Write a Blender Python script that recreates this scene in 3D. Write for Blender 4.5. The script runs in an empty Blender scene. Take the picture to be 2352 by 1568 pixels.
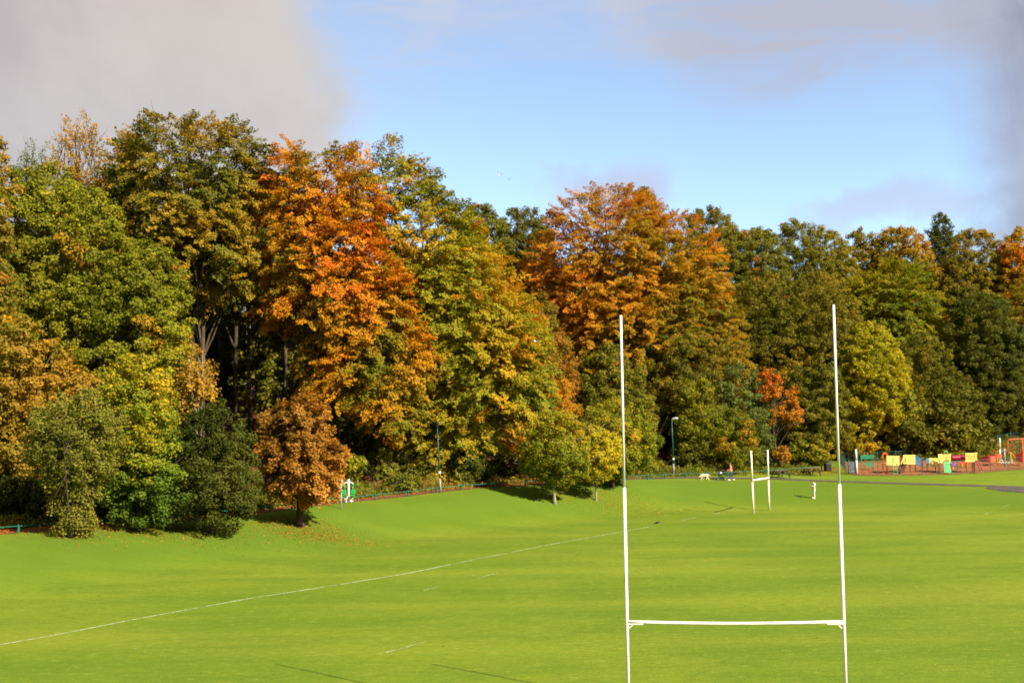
import bpy, bmesh, math, random
import numpy as np
from mathutils import Vector, Matrix
R = math.radians
sc = bpy.context.scene
col = sc.collection
random.seed(7)

# ------------------------------------------------------------------ camera
W0, H0, F0 = 2352.0, 1568.0, 2420.0          # measuring frame of the photograph and its focal length in those pixels
CAM = Vector((0, 0, 8.2))
PITCH, ROLL = math.atan((970 - 784) / F0), 0.015
fw = Vector((0, math.cos(PITCH), math.sin(PITCH)))
u0 = Vector((0, -math.sin(PITCH), math.cos(PITCH)))
r0 = Vector((1, 0, 0))
cr = r0 * math.cos(ROLL) - u0 * math.sin(ROLL)
cu = u0 * math.cos(ROLL) + r0 * math.sin(ROLL)
cam_d = bpy.data.cameras.new('camera')
cam = bpy.data.objects.new('camera', cam_d)
col.objects.link(cam)
m = Matrix((cr, cu, -fw)).transposed().to_4x4()
m.translation = CAM
cam.matrix_world = m
cam_d.sensor_width = 36
cam_d.lens = 36 * F0 / W0
cam_d.clip_end = 20000
cam_d.dof.use_dof = True
cam_d.dof.focus_distance = 38
cam_d.dof.aperture_fstop = 0.75
sc.camera = cam

def ray(px, py):
    return fw + cr * ((px - W0 / 2) / F0) + cu * ((H0 / 2 - py) / F0)

def P(px, py, D):
    d = ray(px, py)
    return CAM + d * (D / d.y)

def pxm(D):                                   # metres per measuring pixel at distance D
    return D / F0

# ------------------------------------------------------------------ terrain
path_px = [(-400, 1246, 55), (-150, 1234, 61), (52, 1222, 66), (300, 1204, 71), (624, 1172, 79), (1004, 1131, 91), (1250, 1112, 99),
           (1430, 1102, 105), (1548, 1096, 109), (1680, 1099, 110), (1900, 1105, 109), (2100, 1111, 107), (2352, 1120, 104), (2600, 1130, 101)]
path_pts = [P(*a) for a in path_px]
pu = np.array([p.x / p.y for p in path_pts]); pD = np.array([p.y for p in path_pts]); pz = np.array([p.z for p in path_pts])

def smooth(t):
    t = np.clip(t, 0, 1)
    return t * t * (3 - 2 * t)

def terr(x, y):
    x = np.asarray(x, float); y = np.asarray(y, float)
    u = x / np.maximum(y, 20.0)
    uu = np.clip(u, pu[0], pu[-1])
    D = np.interp(uu, pu, pD); zp = np.interp(uu, pu, pz)
    t = y - D
    right = smooth((u - 0.17) / 0.12)
    bank = zp * smooth(1 + t / 14.0)
    shelf = 5 + 20 * right
    ss = 0.02 + (0.035 + 0.1 * np.clip(u - 0.3, 0, 0.3)) * right
    hill = zp + ss * np.clip(t, 0, shelf) + 0.24 * 70 * (1 - np.exp(-np.clip(t - shelf, 0, None) / 70.0))
    z = np.where(t < 0, bank, hill)
    n = 0.10 * np.sin(x * 0.11 + 1.3) * np.sin(y * 0.09) + 0.05 * np.sin(x * 0.31 + y * 0.23)
    z = z + n * smooth((t + 30) / 30) * 0.8
    z = z + 0.5 * smooth((t - shelf) / 8) * np.sin(x * 0.37 + 2) * np.sin(y * 0.29 + 1)
    return z

def tz(x, y):
    return float(terr(x, y))

def G(px, py):
    d = ray(px, py)
    lo = 20.0
    for i in range(1, 1400):
        D = 20 + i * 0.15
        p = CAM + d * (D / d.y)
        if p.z < tz(p.x, p.y):
            return Vector((p.x, p.y, tz(p.x, p.y)))
    return CAM + d * (200 / d.y)

def tpath(x, y):
    u = np.clip(x / np.maximum(y, 20.0), pu[0], pu[-1])
    return y - np.interp(u, pu, pD)

# ------------------------------------------------------------------ materials
def lin(c):
    return tuple(((v / 255) / 12.92 if v / 255 <= 0.04045 else ((v / 255 + 0.055) / 1.055) ** 2.4) for v in c)

class NT:
    def __init__(s, tree): s.t = tree; s.n = tree.nodes; s.l = tree.links
    def new(s, typ, **kw):
        nd = s.n.new(typ)
        for k, v in kw.items(): setattr(nd, k, v)
        return nd
    def put(s, sock, v):
        if hasattr(v, 'is_output'): s.l.new(v, sock)
        else:
            if isinstance(v, (tuple, list)) and sock.type == 'RGBA' and len(v) == 3: v = tuple(v) + (1,)
            sock.default_value = v
    def m(s, op, a, b=0.0, c=0.0):
        nd = s.new('ShaderNodeMath', operation=op)
        s.put(nd.inputs[0], a); s.put(nd.inputs[1], b); s.put(nd.inputs[2], c)
        return nd.outputs[0]
    def sstep(s, v, a, b, lo=0.0, hi=1.0):
        nd = s.new('ShaderNodeMapRange', interpolation_type='SMOOTHSTEP')
        s.put(nd.inputs['Value'], v); s.put(nd.inputs['From Min'], a); s.put(nd.inputs['From Max'], b)
        s.put(nd.inputs['To Min'], lo); s.put(nd.inputs['To Max'], hi)
        return nd.outputs[0]
    def mix(s, f, a, b, blend='MIX'):
        nd = s.new('ShaderNodeMix', data_type='RGBA', blend_type=blend)
        s.put(nd.inputs[0], f); s.put(nd.inputs[6], a); s.put(nd.inputs[7], b)
        return nd.outputs[2]
    def noise(s, vec, scale, detail=3.0, rough=0.55, dist=0.0):
        nd = s.new('ShaderNodeTexNoise')
        if vec is not None: s.l.new(vec, nd.inputs['Vector'])
        nd.inputs['Scale'].default_value = scale; nd.inputs['Detail'].default_value = detail
        nd.inputs['Roughness'].default_value = rough; nd.inputs['Distortion'].default_value = dist
        return nd.outputs['Fac']
    def vmul(s, vec, v):
        nd = s.new('ShaderNodeVectorMath', operation='MULTIPLY')
        s.l.new(vec, nd.inputs[0]); nd.inputs[1].default_value = v
        return nd.outputs[0]

def newmat(name):
    mt = bpy.data.materials.new(name); mt.use_nodes = True
    nt = NT(mt.node_tree); nt.n.clear()
    out = nt.new('ShaderNodeOutputMaterial')
    return mt, nt, out

def principled(nt, out, colr, rough, spec=0.3, metal=0.0):
    b = nt.new('ShaderNodeBsdfPrincipled')
    nt.put(b.inputs['Base Color'], colr); nt.put(b.inputs['Roughness'], rough)
    b.inputs['Specular IOR Level'].default_value = spec; b.inputs['Metallic'].default_value = metal
    nt.l.new(b.outputs[0], out.inputs[0])
    return b

def paint(name, c, rough=0.5, var=0.15, scale=6.0, spec=0.3, metal=0.0, albedo=None):
    mt, nt, out = newmat(name)
    base = albedo if albedo else lin(c)
    tc = nt.new('ShaderNodeTexCoord')
    n = nt.noise(tc.outputs['Object'], scale, 4)
    k = nt.sstep(n, 0.3, 0.7)
    cc = nt.mix(k, tuple(v * (1 - var) for v in base), tuple(min(1, v * (1 + var)) for v in base))
    principled(nt, out, cc, rough, spec, metal)
    return mt

M = {}
M['white_post'] = None
def white_post():
    mt, nt, out = newmat('white_gloss_paint')
    tc = nt.new('ShaderNodeTexCoord')
    n = nt.noise(tc.outputs['Object'], 3.0, 5)
    c = nt.mix(nt.sstep(n, 0.35, 0.75), (0.70, 0.69, 0.66), (0.58, 0.56, 0.50))
    sx = nt.new('ShaderNodeSeparateXYZ'); nt.l.new(tc.outputs['Object'], sx.inputs[0])
    # a rust run below a joint of the post and scuffs near the ground
    n2 = nt.noise(tc.outputs['Object'], 14.0, 4)
    band = nt.m('MULTIPLY', nt.sstep(sx.outputs[2], 3.9, 4.0), nt.sstep(sx.outputs[2], 4.25, 4.18))
    gn = nt.new('ShaderNodeNewGeometry'); gs = nt.new('ShaderNodeSeparateXYZ'); nt.l.new(gn.outputs['Normal'], gs.inputs[0])
    side = nt.m('MULTIPLY', nt.sstep(gs.outputs[0], -0.35, -0.7), nt.sstep(sx.outputs[0], 0.0, -0.5))
    rust = nt.m('MULTIPLY', nt.m('MULTIPLY', band, side), nt.sstep(n2, 0.3, 0.5))
    c = nt.mix(rust, c, (0.42, 0.16, 0.03))
    principled(nt, out, c, 0.35, 0.4)
    return mt
M['white_post'] = white_post()
M['white'] = paint('white_paint', None, 0.45, 0.08, albedo=(0.78, 0.77, 0.74))
M['cream'] = paint('weathered_cream_paint', None, 0.5, 0.12, 3, albedo=(0.74, 0.70, 0.56))
M['rail_green'] = paint('green_rail_paint', (20, 84, 66), 0.5, 0.2)
M['lamp_green'] = paint('dark_green_lamp_paint', (18, 74, 72), 0.4, 0.2)
M['grey'] = paint('grey_metal', (120, 122, 122), 0.45, 0.15)
M['palegrey'] = paint('pale_galvanised_metal', (150, 154, 152), 0.4, 0.15)
M['dark'] = paint('black_plastic', (24, 25, 27), 0.5, 0.2)
M['tablewood'] = paint('dark_stained_timber', (46, 40, 34), 0.7, 0.3, 10)
M['tabletop'] = paint('weathered_table_boards', (84, 62, 48), 0.7, 0.3, 10)
M['gymgreen'] = paint('bright_green_gym_paint', (20, 150, 62), 0.4, 0.1)
M['p_yellow'] = paint('yellow_play_panel', (226, 208, 112), 0.45, 0.1)
M['p_green'] = paint('pale_green_play_plastic', (96, 182, 118), 0.45, 0.1)
M['p_dgreen'] = paint('dark_teal_green_paint', (30, 118, 84), 0.5, 0.12)
M['p_orange'] = paint('orange_play_metal', (214, 84, 16), 0.4, 0.1)
M['p_blue'] = paint('sky_blue_play_panel', (60, 132, 190), 0.45, 0.1)
M['p_maroon'] = paint('maroon_play_plastic', (126, 26, 58), 0.35, 0.1)
M['p_purple'] = paint('purple_play_panel', (118, 78, 160), 0.45, 0.1)
M['p_red'] = paint('salmon_red_play_plastic', (188, 82, 64), 0.4, 0.1)
M['p_ochre'] = paint('ochre_play_metal', (206, 144, 34), 0.4, 0.1)
M['p_brown'] = paint('brown_play_timber', (84, 46, 34), 0.6, 0.2)
M['fencepost'] = paint('dark_blue_green_steel', (52, 76, 78), 0.5, 0.15)
M['shed'] = paint('brown_shingle', (112, 76, 56), 0.8, 0.25, 12)
M['skin'] = paint('skin', (206, 150, 124), 0.55, 0.05)
M['pink'] = paint('pink_hoodie_cloth', (212, 116, 104), 0.85, 0.08)
M['jeans'] = paint('blue_denim', (44, 58, 92), 0.85, 0.15)
M['whitecloth'] = paint('white_sports_cloth', None, 0.85, 0.05, albedo=(0.62, 0.61, 0.57))
M['greytrouser'] = paint('pale_grey_trouser_cloth', None, 0.85, 0.05, albedo=(0.52, 0.52, 0.50))
M['hair_grey'] = paint('greying_hair', (96, 84, 74), 0.8, 0.2, 30)
M['hair_brown'] = paint('dark_brown_hair', (52, 32, 22), 0.8, 0.2, 30)
M['pram_blue'] = paint('pale_blue_pram_cover', (156, 170, 196), 0.8, 0.1)
M['pram_dark'] = paint('charcoal_pram_cloth', (48, 46, 56), 0.85, 0.1)
M['fur'] = paint('cream_dog_fur', (214, 196, 158), 0.9, 0.15, 8)
M['fur_dark'] = paint('dark_dog_fur', (40, 34, 30), 0.9, 0.15, 8)
M['crow'] = paint('black_feathers', (18, 18, 22), 0.6, 0.2)
M['gull'] = paint('white_gull_feathers', None, 0.7, 0.1, albedo=(0.7, 0.7, 0.7))

def bark_mat(name, a, b):
    mt, nt, out = newmat(name)
    tc = nt.new('ShaderNodeTexCoord')
    v = nt.vmul(tc.outputs['Object'], (1, 1, 0.25))
    n = nt.noise(v, 4.0, 6, 0.65)
    c = nt.mix(nt.sstep(n, 0.3, 0.7), a, b)
    bs = principled(nt, out, c, 0.9, 0.1)
    bp = nt.new('ShaderNodeBump'); bp.inputs['Strength'].default_value = 0.5
    nt.l.new(n, bp.inputs['Height']); nt.l.new(bp.outputs[0], bs.inputs['Normal'])
    return mt
M['bark'] = bark_mat('grey_brown_bark', (0.026, 0.020, 0.014), (0.080, 0.062, 0.040))
M['bark_pale'] = bark_mat('pale_beech_bark', (0.13, 0.11, 0.075), (0.27, 0.23, 0.16))

def leaf_mat():
    mt, nt, out = newmat('autumn_leaf')
    at = nt.new('ShaderNodeAttribute'); at.attribute_name = 'tint'
    b = nt.new('ShaderNodeBsdfPrincipled')
    nt.l.new(at.outputs['Color'], b.inputs['Base Color'])
    b.inputs['Roughness'].default_value = 0.65; b.inputs['Specular IOR Level'].default_value = 0.1
    tr = nt.new('ShaderNodeBsdfTranslucent')
    warm = nt.mix(1.0, at.outputs['Color'], (1.15, 1.05, 0.5), 'MULTIPLY')
    nt.l.new(warm, tr.inputs['Color'])
    mx = nt.new('ShaderNodeMixShader'); mx.inputs[0].default_value = 0.42
    nt.l.new(b.outputs[0], mx.inputs[1]); nt.l.new(tr.outputs[0], mx.inputs[2])
    nt.l.new(mx.outputs[0], out.inputs[0])
    return mt
M['leaf'] = leaf_mat()

def ground_mat():
    mt, nt, out = newmat('mown_grass')
    geo = nt.new('ShaderNodeNewGeometry')
    pos = geo.outputs['Position']
    flat = nt.vmul(pos, (1, 1, 0))
    big = nt.noise(flat, 0.045, 4, 0.55)
    mid = nt.noise(nt.vmul(flat, (0.45, 1, 1)), 0.30, 5, 0.6)
    streak = nt.noise(nt.vmul(flat, (0.30, 1.5, 1)), 1.3, 6, 0.72)
    tuft = nt.noise(nt.vmul(flat, (0.6, 1.3, 1)), 3.2, 4, 0.7)
    fine = nt.noise(flat, 9.0, 4, 0.7)
    ga, gb = (0.074, 0.124, 0.0090), (0.120, 0.164, 0.0125)
    c = nt.mix(nt.sstep(big, 0.3, 0.7), ga, gb)
    c = nt.mix(nt.sstep(mid, 0.38, 0.68, 0, 0.8), c, (0.068, 0.116, 0.0085))
    c = nt.mix(nt.sstep(nt.noise(nt.vmul(flat, (0.12, 1, 1)), 0.16, 3, 0.5), 0.5, 0.68, 0, 0.55), c, (0.145, 0.178, 0.017))
    c = nt.mix(nt.sstep(streak, 0.45, 0.72, 0, 0.5), c, (0.126, 0.160, 0.016))
    c = nt.mix(nt.sstep(tuft, 0.50, 0.70, 0, 0.65), c, (0.066, 0.108, 0.009))
    c = nt.mix(nt.sstep(tuft, 0.46, 0.30, 0, 0.5), c, (0.185, 0.215, 0.028))
    c = nt.mix(nt.sstep(streak, 0.44, 0.28, 0, 0.6), c, (0.075, 0.120, 0.009))
    c = nt.mix(nt.sstep(fine, 0.52, 0.72, 0, 0.55), c, (0.062, 0.105, 0.009))
    c = nt.mix(nt.sstep(fine, 0.44, 0.28, 0, 0.4), c, (0.19, 0.21, 0.034))
    # longer, greener grass on the bank
    at = nt.new('ShaderNodeAttribute'); at.attribute_name = 'bank'
    bk = nt.m('MULTIPLY', at.outputs['Fac'], nt.sstep(mid, 0.2, 0.6, 0.75, 1.0))
    c = nt.mix(bk, c, (0.064, 0.112, 0.0095))
    # leaf litter of the wood
    at2 = nt.new('ShaderNodeAttribute'); at2.attribute_name = 'litter'
    ln = nt.noise(flat, 0.6, 5, 0.65)
    lf = nt.sstep(nt.m('ADD', at2.outputs['Fac'], nt.m('MULTIPLY', nt.m('SUBTRACT', ln, 0.5), 0.9)), 0.4, 0.6)
    lc = nt.mix(nt.sstep(nt.noise(flat, 3.0, 6, 0.75), 0.35, 0.65), (0.030, 0.016, 0.008), (0.105, 0.048, 0.020))
    c = nt.mix(lf, c, lc)
    b = principled(nt, out, c, 0.9, 0.06)
    bp = nt.new('ShaderNodeBump'); bp.inputs['Strength'].default_value = 0.6; bp.inputs['Distance'].default_value = 0.05
    nt.l.new(nt.noise(flat, 5.0, 5, 0.7), bp.inputs['Height']); nt.l.new(bp.outputs[0], b.inputs['Normal'])
    return mt
M['ground'] = ground_mat()

def speck_mat(name, a, b, scale, rough=0.9):
    mt, nt, out = newmat(name)
    geo = nt.new('ShaderNodeNewGeometry')
    n = nt.noise(geo.outputs['Position'], scale, 5, 0.7)
    n2 = nt.noise(geo.outputs['Position'], scale * 0.12, 3)
    c = nt.mix(nt.sstep(n, 0.35, 0.65), a, b)
    c = nt.mix(nt.sstep(n2, 0.3, 0.7, 0, 0.4), c, tuple(v * 0.7 for v in a))
    principled(nt, out, c, rough, 0.15)
    return mt
M['asphalt'] = speck_mat('worn_asphalt', (0.05, 0.042, 0.04), (0.085, 0.07, 0.062), 6)
M['leafpath'] = speck_mat('leaf_strewn_asphalt', (0.075, 0.042, 0.026), (0.17, 0.068, 0.030), 4)
M['barkchip'] = speck_mat('orange_bark_chippings', (0.16, 0.060, 0.020), (0.27, 0.11, 0.038), 5)

def chalk_mat():
    mt, nt, out = newmat('worn_line_paint')
    geo = nt.new('ShaderNodeNewGeometry')
    n = nt.noise(geo.outputs['Position'], 4.0, 5, 0.7)
    n2 = nt.noise(geo.outputs['Position'], 0.5, 3, 0.6)
    at = nt.new('ShaderNodeAttribute'); at.attribute_name = 'wear'
    k = nt.m('ADD', nt.m('MULTIPLY', n, 0.7), nt.m('MULTIPLY', n2, 0.5))
    f = nt.sstep(nt.m('SUBTRACT', k, at.outputs['Fac']), -0.06, 0.20)
    d = nt.new('ShaderNodeBsdfDiffuse'); d.inputs[0].default_value = (0.34, 0.40, 0.22, 1)
    t = nt.new('ShaderNodeBsdfTransparent')
    mx = nt.new('ShaderNodeMixShader')
    nt.l.new(f, mx.inputs[0]); nt.l.new(t.outputs[0], mx.inputs[1]); nt.l.new(d.outputs[0], mx.inputs[2])
    nt.l.new(mx.outputs[0], out.inputs[0])
    return mt
M['chalk'] = chalk_mat()

def mesh_fence_mat():
    mt, nt, out = newmat('fine_weld_mesh')
    d = nt.new('ShaderNodeBsdfDiffuse'); d.inputs[0].default_value = (0.05, 0.08, 0.075, 1)
    nt.l.new(d.outputs[0], out.inputs[0])
    return mt
M['weldmesh'] = mesh_fence_mat()

# ------------------------------------------------------------------ builders
def tag(o, label=None, cat=None, group=None, kind=None):
    if label: o['label'] = label
    if cat: o['category'] = cat
    if group: o['group'] = group
    if kind: o['kind'] = kind
    return o

def thing(name, label, cat, loc=(0, 0, 0), rz=0.0, group=None):
    o = bpy.data.objects.new(name, None); col.objects.link(o)
    o.empty_display_size = 0.3
    o.location = loc; o.rotation_euler = (0, 0, rz)
    return tag(o, label, cat, group)

def link(name, me, mat, parent=None, smooth_=False):
    o = bpy.data.objects.new(name, me); col.objects.link(o)
    if mat: me.materials.append(mat)
    if parent: o.parent = parent
    if smooth_:
        me.polygons.foreach_set('use_smooth', [True] * len(me.polygons))
    return o

class MB:
    def __init__(s): s.v = []; s.f = []
    def box(s, c, d, rot=None):
        n = len(s.v); c = Vector(c)
        for sx in (-.5, .5):
            for sy in (-.5, .5):
                for sz in (-.5, .5):
                    p = Vector((sx * d[0], sy * d[1], sz * d[2]))
                    if rot is not None: p = rot @ p
                    s.v.append(c + p)
        s.f += [tuple(n + i for i in q) for q in ((0, 1, 3, 2), (4, 6, 7, 5), (0, 4, 5, 1), (2, 3, 7, 6), (0, 2, 6, 4), (1, 5, 7, 3))]
        return s
    def bar(s, a, b, w, h=None, up=Vector((0, 0, 1))):
        a = Vector(a); b = Vector(b); h = h or w
        d = (b - a); L = d.length; d.normalize()
        x = d.cross(up)
        if x.length < 1e-4: x = d.cross(Vector((0, 1, 0)))
        x.normalize(); y = x.cross(d)
        rot = Matrix((d, x, y)).transposed()
        return s.box((a + b) / 2, (L, w, h), rot)
    def tube(s, pts, rad, sides=8, cap=True):
        pts = [Vector(p) for p in pts]
        if not hasattr(rad, '__len__'): rad = [rad] * len(pts)
        n0 = len(s.v)
        for i, p in enumerate(pts):
            d = (pts[min(i + 1, len(pts) - 1)] - pts[max(i - 1, 0)]).normalized()
            x = d.cross(Vector((0, 0, 1)))
            if x.length < 0.05: x = d.cross(Vector((0, 1, 0)))
            x.normalize(); y = d.cross(x)
            for k in range(sides):
                a = 2 * math.pi * k / sides
                s.v.append(p + (x * math.cos(a) + y * math.sin(a)) * rad[i])
        for i in range(len(pts) - 1):
            for k in range(sides):
                a = n0 + i * sides + k; b = n0 + i * sides + (k + 1) % sides
                s.f.append((a, b, b + sides, a + sides))
        if cap:
            s.f.append(tuple(n0 + k for k in reversed(range(sides))))
            e = n0 + (len(pts) - 1) * sides
            s.f.append(tuple(e + k for k in range(sides)))
        return s
    def ball(s, c, r, seg=10, rings=6):
        c = Vector(c)
        if not hasattr(r, '__len__'): r = (r, r, r)
        n0 = len(s.v)
        for i in range(rings + 1):
            t = math.pi * i / rings
            for k in range(seg):
                a = 2 * math.pi * k / seg
                s.v.append(c + Vector((r[0] * math.sin(t) * math.cos(a), r[1] * math.sin(t) * math.sin(a), r[2] * math.cos(t))))
        for i in range(rings):
            for k in range(seg):
                a = n0 + i * seg + k; b = n0 + i * seg + (k + 1) % seg
                s.f.append((a, a + seg, b + seg, b))
        return s
    def build(s, name, mat, parent=None, base=None, smooth_=False, bevel=0.0):
        base = Vector(base) if base is not None else Vector((0, 0, 0))
        me = bpy.data.meshes.new(name)
        me.from_pydata([tuple(v - base) for v in s.v], [], s.f); me.update()
        o = link(name, me, mat, parent, smooth_)
        if bevel:
            md = o.modifiers.new('bevel', 'BEVEL'); md.width = bevel; md.segments = 2; md.limit_method = 'ANGLE'
        return o

def copy_tree(o, parent=None):
    c = o.copy(); col.objects.link(c)
    if parent: c.parent = parent
    for ch in list(o.children): copy_tree(ch, c)
    return c

# ------------------------------------------------------------------ ground sheet
def axis(lo, hi, step, far_lo, far_hi):
    a = list(np.arange(lo, hi + 1e-6, step))
    d = step
    while a[-1] < far_hi: d *= 1.35; a.append(a[-1] + d)
    d = step
    while a[0] > far_lo: d *= 1.35; a.insert(0, a[0] - d)
    return np.array(a)
gx = axis(-70, 90, 1.0, -4000, 4000); gy = axis(20, 190, 1.0, -1500, 5000)
X, Y = np.meshgrid(gx, gy)
Z = terr(X, Y)
def zmesh(x, y):                                # height of the built sheet (bilinear)
    i = int(np.clip(np.searchsorted(gx, x) - 1, 0, len(gx) - 2)); j = int(np.clip(np.searchsorted(gy, y) - 1, 0, len(gy) - 2))
    a = (x - gx[i]) / (gx[i + 1] - gx[i]); b = (y - gy[j]) / (gy[j + 1] - gy[j])
    return (Z[j, i] * (1 - a) + Z[j, i + 1] * a) * (1 - b) + (Z[j + 1, i] * (1 - a) + Z[j + 1, i + 1] * a) * b
nx, ny = len(gx), len(gy)
me = bpy.data.meshes.new('ground')
idx = np.arange(nx * ny).reshape(ny, nx)
faces = np.stack([idx[:-1, :-1], idx[:-1, 1:], idx[1:, 1:], idx[1:, :-1]], -1).reshape(-1, 4)
me.from_pydata(np.stack([X, Y, Z], -1).reshape(-1, 3).tolist(), [], faces.tolist()); me.update()
T = tpath(X, Y); U = X / np.maximum(Y, 20)
rt = smooth((U - 0.17) / 0.12)
a = me.attributes.new('bank', 'FLOAT', 'POINT')
a.data.foreach_set('value', (smooth((T + 15) / 7) * smooth((-T + 0.0) / 3) * 0.85).ravel().astype(np.float32))
a = me.attributes.new('litter', 'FLOAT', 'POINT')
a.data.foreach_set('value', smooth((T - (3.5 + 17 * rt)) / 5).ravel().astype(np.float32))
ground = link('ground', me, M['ground'], None, True); tag(ground, 'mown green sports field rising to a wooded slope', 'ground', kind='structure')

def strip(name, mat, pts, widths, lift, wear=None, kind='structure', label=None, cat=None, n_across=3, step=0.7):
    """A sheet laid on the ground along a polyline."""
    pts = [Vector((p[0], p[1], 0)) for p in pts]
    dense = []; wd = []; wr = []
    for i in range(len(pts) - 1):
        n = max(1, int((pts[i + 1] - pts[i]).length / step))
        for k in range(n):
            f = k / n
            dense.append(pts[i].lerp(pts[i + 1], f)); wd.append(widths[i] * (1 - f) + widths[i + 1] * f)
            wr.append((wear[i] * (1 - f) + wear[i + 1] * f) if wear else 0)
    dense.append(pts[-1]); wd.append(widths[-1]); wr.append(wear[-1] if wear else 0)
    v = []; f = []; w = []
    for i, p in enumerate(dense):
        d = (dense[min(i + 1, len(dense) - 1)] - dense[max(i - 1, 0)]).normalized()
        s_ = Vector((-d.y, d.x, 0))
        for k in range(n_across):
            q = p + s_ * (wd[i] * (k / (n_across - 1) - 0.5))
            v.append((q.x, q.y, zmesh(q.x, q.y) + lift)); w.append(wr[i])
    for i in range(len(dense) - 1):
        for k in range(n_across - 1):
            a_ = i * n_across + k
            f.append((a_, a_ + 1, a_ + n_across + 1, a_ + n_across))
    me = bpy.data.meshes.new(name); me.from_pydata(v, [], f); me.update()
    if wear:
        at = me.attributes.new('wear', 'FLOAT', 'POINT'); at.data.foreach_set('value', w)
    o = link(name, me, mat, None, True)
    return tag(o, label, cat, kind=kind)

def smooth_line(pp, n=8):
    out = []
    for i in range(len(pp) - 1):
        p0 = pp[max(i - 1, 0)]; p1 = pp[i]; p2 = pp[i + 1]; p3 = pp[min(i + 2, len(pp) - 1)]
        for k in range(n):
            t = k / n
            out.append(0.5 * ((2 * p1) + (p2 - p0) * t + (2 * p0 - 5 * p1 + 4 * p2 - p3) * t * t + (3 * p1 - p0 - 3 * p2 + p3) * t ** 3))
    out.append(pp[-1])
    return out

# footpath: leaf-strewn behind the rail on the left, bare asphalt in front of the playground
pc = smooth_line([Vector((p.x, p.y + 1.1, 0)) for p in path_pts[:8]], 4)
strip('path', M['leafpath'], pc, [2.0] * len(pc), 0.02, n_across=5)
pc2 = smooth_line([Vector((p.x, p.y + (1.1 if i == 0 else 0.0), 0)) for i, p in enumerate(path_pts[7:])], 4)
strip('footpath', M['asphalt'], pc2, [2.0 - 0.5 * min(1, i / 4) for i in range(len(pc2))], 0.024, n_across=5)
q = [G(2265, 1121), G(2300, 1122.5), G(2352, 1124), G(2420, 1127)]
strip('tarmac_apron', M['asphalt'], q, [0.6, 3.2, 4.5, 5], 0.032, n_across=5)

# bark surface of the playground
bp_px = [(1950, 1088), (1965, 1091), (1990, 1092.5), (2060, 1092.5), (2130, 1091), (2200, 1088.5), (2280, 1083.5), (2352, 1078), (2430, 1072), (2560, 1060)]
edge = [G(*a) for a in bp_px]
v = []; f = []; ncol = 14
for i, p in enumerate(edge):
    depth = 14.5 + 0.5 * i
    for k in range(ncol):
        q = Vector((p.x * (1 + 0.10 * k / ncol), p.y + depth * k / (ncol - 1), 0))
        v.append((q.x, q.y, 0))
for i in range(len(edge) - 1):
    for k in range(ncol - 1):
        a_ = i * ncol + k
        f.append((a_, a_ + ncol, a_ + ncol + 1, a_ + 1))
bm = bmesh.new()
vs = [bm.verts.new(q) for q in v]
for q in f: bm.faces.new([vs[i] for i in q])
bmesh.ops.subdivide_edges(bm, edges=bm.edges[:], cuts=3, use_grid_fill=True)
for q in bm.verts: q.co.z = zmesh(q.co.x, q.co.y) + 0.03
me = bpy.data.meshes.new('bark_surface'); bm.to_mesh(me); bm.free()
tag(link('bark_surface', me, M['barkchip'], None, True), kind='structure')

# pitch markings
def mark(pxs, w=0.10, wear=(0.45,), step=0.5):
    pts = [G(*a) for a in pxs]
    wr = list(wear) if len(wear) == len(pts) else [wear[0]] * len(pts)
    strip('pitch_marking', M['chalk'], pts, [w] * len(pts), 0.012, wear=wr, step=step, n_across=2)
mark([(-60, 1492), (0, 1482), (110, 1462), (300, 1424), (560, 1377), (790, 1341), (940, 1316), (1100, 1283), (1260, 1251), (1400, 1226), (1490, 1210)], 0.105,
     (0.45, 0.45, 0.43, 0.51, 0.47, 0.49, 0.43, 0.55, 0.51, 0.51, 0.47))
mark([(1490, 1210), (1600, 1189), (1720, 1168)], 0.10, (0.66,))
mark([(1565, 1195), (1600, 1188)], 0.10, (0.52,))
for pp, wr in (([(300, 1492), (360, 1480), (428, 1467)], .52), ([(870, 1503), (920, 1490), (978, 1474)], .50), ([(735, 1402), (835, 1384)], .66), ([(1092, 1328), (1142, 1317)], .50),
               ([(972, 1356), (1006, 1348)], .5), ([(240, 1475), (268, 1473)], .6), ([(1228, 1404), (1292, 1386)], .56), ([(1500, 1236), (1530, 1230)], .55),
               ([(1838, 1233), (1858, 1228)], .5), ([(1380, 1362), (1430, 1349)], .66), ([(1660, 1238), (1730, 1226)], .66), ([(1700, 1268), (1740, 1260)], .7),
               ([(1730, 1212), (1860, 1184), (1980, 1152)], .6), ([(2262, 1181), (2290, 1172)], .5), ([(2297, 1166), (2318, 1160)], .5), ([(1640, 1180), (1700, 1168)], .55),
               ([(1780, 1222), (1840, 1206)], .66)):
    mark(pp, 0.09, (wr + 0.09,))

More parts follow.
